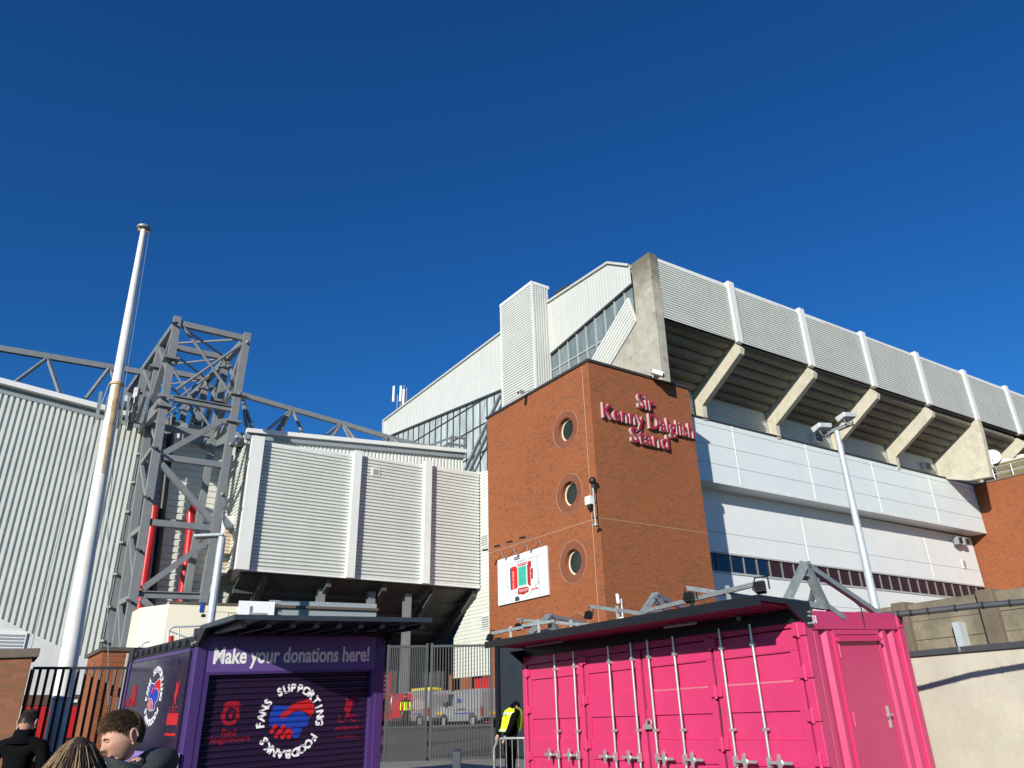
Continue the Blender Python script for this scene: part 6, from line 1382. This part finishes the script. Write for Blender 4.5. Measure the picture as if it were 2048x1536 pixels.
def specA(d):
    x, y, z = d; ax = abs(x)
    line = .50 if y > .55 else (.50-1.1*(.55-y) if y > .1 else (.005 if y > -.05 else -.30-.25*min(1, (-.05-y))))
    if z < line: return None
    if ax > .86 and -.28 < y < .12 and z < .12: return None
    p = scalp(d); n = V(d); top = max(0, z-.25)
    L = .014+.042*top*(1.2 if y > 0 else .8)
    comb = V((prs.uniform(-.25, .25), .75 if z > .3 else .1, -.25 if z > .3 else -1.0)) if y > -.5 else V((0, -.2, -1))
    g1 = (n*.9+comb*.55).normalized(); g2 = (n*.35+comb).normalized(); j = V((prs.gauss(0, .12), prs.gauss(0, .12), prs.gauss(0, .12)))
    a = p*1.02; b = a+(g1+j)*L*.5; c = b+(g2+j)*L*.5; m = 1 if prs.random() < .30+.2*top else 0
    return m, [HA(a), HA(b), HA(c)]
strands(HA, specA, 5200, ['hair_ginger', 'hair_ginger_lite'], 'hair', pa_, cap=lambda c: (lambda d: d.z > (.55 if d.y > .55 else (.55-1.1*(.55-d.y) if d.y > .1 else (.05 if d.y > -.05 else -.42))) and not (abs(d.x) > .84 and -.3 < d.y < .14 and d.z < .15))(V((c.x/.076, c.y/.1, c.z/.115)).normalized()), r0=.00125)

# --- the man in black at the left, seen from behind
hp2 = at_d(56, 1446, 9.4); g2_ = gz(hp2.x, hp2.y); rd = V((hp2.x, hp2.y, 0)).normalized(); rg = V((rd.y, -rd.x, 0))
pb_ = thing('person', 'person with short brown hair in a black coat, seen from behind at the left', 'person', V((hp2.x, hp2.y, g2_)))
f2 = (rd*.85+rg*.45).normalized(); HB = Head(hp2, (f2-Z*.05).normalized(), Z, .98)
nodes, edges, JB = standing(V((hp2.x, hp2.y, g2_))-f2*.03, f2, (hp2.z-g2_)/.925, w=1.12, slim=1.12)
def regB(c): return 0 if c.z > JB['neck'].z+.05 or min((c-JB['par']).length, (c-JB['pal']).length) < .12 else 1
figure(pb_, nodes, edges, JB, HB, ['skin', 'cloth_black'], regB)
cv, cf = ring_loft([(JB['neck']+Z*dz-f2*.0, rg*r, rd*r*1.05) for dz, r in ((-.07, .15), (-.01, .095), (.05, .080), (.055, .074), (.0, .07))]); multi('collar', [(cv, cf, 0)], ['cloth_black'], pb_)
def specB(d):
    x, y, z = d
    if z < (.42 if y > .4 else (.1 if y > -.1 else -.08)): return None
    p = scalp(d); n = V(d); L = .010+.022*max(0, z-.2); comb = V((prs.uniform(-.2, .2), .4, -.3 if z < .4 else 0)); j = V((prs.gauss(0, .1), prs.gauss(0, .1), prs.gauss(0, .1)))
    a = p*1.01; b = a+(n+comb*.5+j).normalized()*L*.6; c = b+(n*.5+comb+j).normalized()*L*.5; return 0, [HB(a), HB(b), HB(c)]
strands(HB, specB, 2600, ['hair_brown', 'hair_ginger'], 'hair', pb_, cap=lambda c: (lambda d: d.z > (.45 if d.y > .4 else (.15 if d.y > -.1 else -.02)))(V((c.x/.076, c.y/.1, c.z/.115)).normalized()))

# --- the woman with long hair, seen from behind
hp3 = at_d(150, 1521, 4.75); g3 = gz(hp3.x, hp3.y); rd3 = V((hp3.x, hp3.y, 0)).normalized(); rg3 = V((rd3.y, -rd3.x, 0))
pcx = thing('person', 'person with long brown and blonde hair in a pale blue coat, seen from behind', 'person', V((hp3.x, hp3.y, g3)))
f3 = (rd3*.95-rg3*.25).normalized(); HC = Head(hp3, (f3-Z*.12).normalized(), Z, .95)
nodes, edges, JC = standing(V((hp3.x, hp3.y, g3))-f3*.03, f3, (hp3.z-g3)/.925, w=.9)
def regC(c): return 0 if c.z > JC['neck'].z+.04 or min((c-JC['par']).length, (c-JC['pal']).length) < .11 else (1 if c.z > JC['pelvis'].z-.1 else 2)
figure(pcx, nodes, edges, JC, HC, ['skin', 'pale_blue', 'navy_cloth'], regC)
cv, cf = ring_loft([(JC['neck']+Z*dz, rg3*r, rd3*r) for dz, r in ((-.08, .15), (-.03, .115), (.02, .10), (.025, .09), (-.02, .08))]); multi('collar', [(cv, cf, 0)], ['pale_blue'], pcx)
def specC(d):
    x, y, z = d
    if z < -.1 or (y > .5 and z < .5): return None
    p = scalp(d)*1.03; a = HC(p); out = HC.dir(V((x, min(y, .2), 0))); out = V((out.x, out.y, 0)); out = out.normalized() if out.length > .01 else V((0, 0, 0))
    pts = [a]; cur = a; hor = V((a.x-hp3.x, a.y-hp3.y, 0)).length; wav = prs.uniform(0, 6.28); j = prs.gauss(0, .012); L = prs.uniform(.36, .52); st_ = L/9
    az = math.atan2(a.y-hp3.y, a.x-hp3.x); R_out = .098+prs.uniform(0, .035)
    lock = math.floor(az*7+z*2); lr = random.Random(lock); drift = lr.gauss(0, .02)
    for i in range(1, 10):
        drop = max(0, hp3.z+.09-cur.z); r = hor+(R_out+.055*min(1, drop/.3)-hor)*min(1, i/4.0); an = az+(j+drift)*i*.35
        zz_ = cur.z-st_*(.45 if i < 3 and r > hor+.02 else 1)
        cur = V((hp3.x+math.cos(an)*(r+.004*math.sin(wav+i)), hp3.y+math.sin(an)*(r+.004*math.sin(wav+i)), zz_)); pts.append(cur)
    t = lr.random()*.6+prs.random()*.4; m = 0 if t < .34 else (1 if t < .60 else 2)
    return m, pts
strands(HC, specC, 5200, ['hair_brown', 'hair_mid', 'hair_blonde'], 'hair', pcx, cap=lambda c: c.z > -.02 and c.y < .06, r0=.0016)

# --- the guard by the gate
gp_ = at_d(1029, 1412, 17.0); gg = gz(gp_.x, gp_.y); rdg = V((gp_.x, gp_.y, 0)).normalized(); rgg = V((rdg.y, -rdg.x, 0))
pg = thing('person', 'person in a yellow hi-vis vest and black hat standing behind the crowd barrier', 'person', V((gp_.x-.12, gp_.y, gg)))
fg = (rgg*.86+rdg*.38).normalized(); hh = (gp_.z+.06-gg)/.90
ft = V((gp_.x, gp_.y, gg))-fg*.13
HG = Head(gp_+fg*.02-Z*.03, (fg-Z*.45).normalized(), Z, .98)
sg_ = V((fg.y, -fg.x, 0)); kk = hh/1.75; PP = lambda a, b, c: ft+sg_*a*kk+fg*b*kk+Z*c*kk
arms = {'r': (PP(.22, .05, 1.36), PP(.29, -.09, 1.10), PP(.22, -.20, .88)), 'l': (PP(-.22, .05, 1.36), PP(-.28, -.06, 1.12), PP(-.16, -.22, .90))}
nodes, edges, JG = standing(ft, fg, hh, lean=.20, arms=arms, slim=1.32)
def regG(c): return 0 if min((c-JG['par']).length, (c-JG['pal']).length) < .10 else 1
figure(pg, nodes, edges, JG, HG, ['skin', 'cloth_black'], regG)
rings = []
for nm, r1, r2, dz in (('pelvis', .265, .255, .04), ('waist', .255, .245, 0), ('chest', .27, .235, 0), ('uchest', .25, .195, .015), ('neck', .11, .115, -.015)): rings.append((JG[nm]+Z*dz+fg*.015, sg_*r1*kk, fg*r2*kk))
vv_, vf = ring_loft(rings, 32)
def vest_mat(i):
    k = i % 32; lvl = i//32; a = 2*math.pi*(k+.5)/32; return math.cos(a)
keep = [f for i, f in enumerate(vf) if abs(math.cos(2*math.pi*(i % 32+.5)/32)) < .90]
mi = [1 if (i//32 == 2 and False) else 0 for i in range(len(keep))]
multi('vest', [(vv_, keep, 0)], ['hivis'], pg)
mb = MB(); fr = Frame(JG['chest'], sg_, fg)
for c0, c1, m_ in ((.06, .10, 'reflect'),): 
    vb, fb_ = ring_loft([(JG['chest']+Z*z_+fg*.015+fg*.3*(z_)*kk, sg_*.274*kk, fg*.24*kk) for z_ in (c0, c1)], 32); multi('reflective_band', [(vb, [f for i, f in enumerate(fb_) if abs(math.cos(2*math.pi*(i % 32+.5)/32)) < .90], 0)], ['reflect'], pg)
vb, fb_ = ring_loft([(JG['pelvis']+Z*z_+fg*.015, sg_*.269*kk, fg*.26*kk) for z_ in (.05, .085)], 32); multi('reflective_band', [(vb, [f for i, f in enumerate(fb_) if abs(math.cos(2*math.pi*(i % 32+.5)/32)) < .90], 0)], ['reflect'], pg)
b_ = JG['uchest']-fg*.20*kk-Z*.07; mb = MB(); mb.box(Frame(b_, sg_, -fg), -.10, .10, -.0, .012, -.045, .0); mb.build('back_print', M['black'], pg)
hv_, hf_ = head_mesh(36, 26); multi('hat', [([HG(p*1.09+V((0, 0, .006))) for p in hv_], [f for f in hf_ if (hv_[f[0]].z > .018 and hv_[f[2]].z > .01) or (hv_[f[0]].y < -.01 and hv_[f[0]].z > -.06)], 0)], ['cloth_black'], pg)
mb = MB(); mb.tube([HG((.075, .02, -.06)), HG((.05, .075, -.065)), HG((0, .095, -.07)), HG((-.05, .075, -.065)), HG((-.075, .02, -.06))], .03, 8); mb.build('snood', M['cloth_black'], pg, smooth=True)
# --- someone in yellow and black among the vans
yp = at_d(812, 1400, 41); gy = gz(yp.x, yp.y); py = thing('person', 'small person in yellow and black between the vans behind the gate', 'person', V((yp.x, yp.y, gy)))
fy = V((-.4, .9, 0)).normalized(); nodes, edges, JY = standing(V((yp.x, yp.y, gy)), fy, 1.72); HY_ = Head(V((yp.x, yp.y, gy+1.62))+fy*.03, fy)
figure(py, nodes, edges, JY, HY_, ['skin', 'cloth_black', 'hivis'], lambda c: 0 if min((c-JY['par']).length, (c-JY['pal']).length) < .1 else (2 if JY['pelvis'].z < c.z < JY['chest'].z+.08 else 1))
hv_, hf_ = head_mesh(24, 18); multi('hat', [([HY_(p*1.08) for p in hv_], [f for f in hf_ if hv_[f[2]].z > .0], 0)], ['cloth_black'], py)
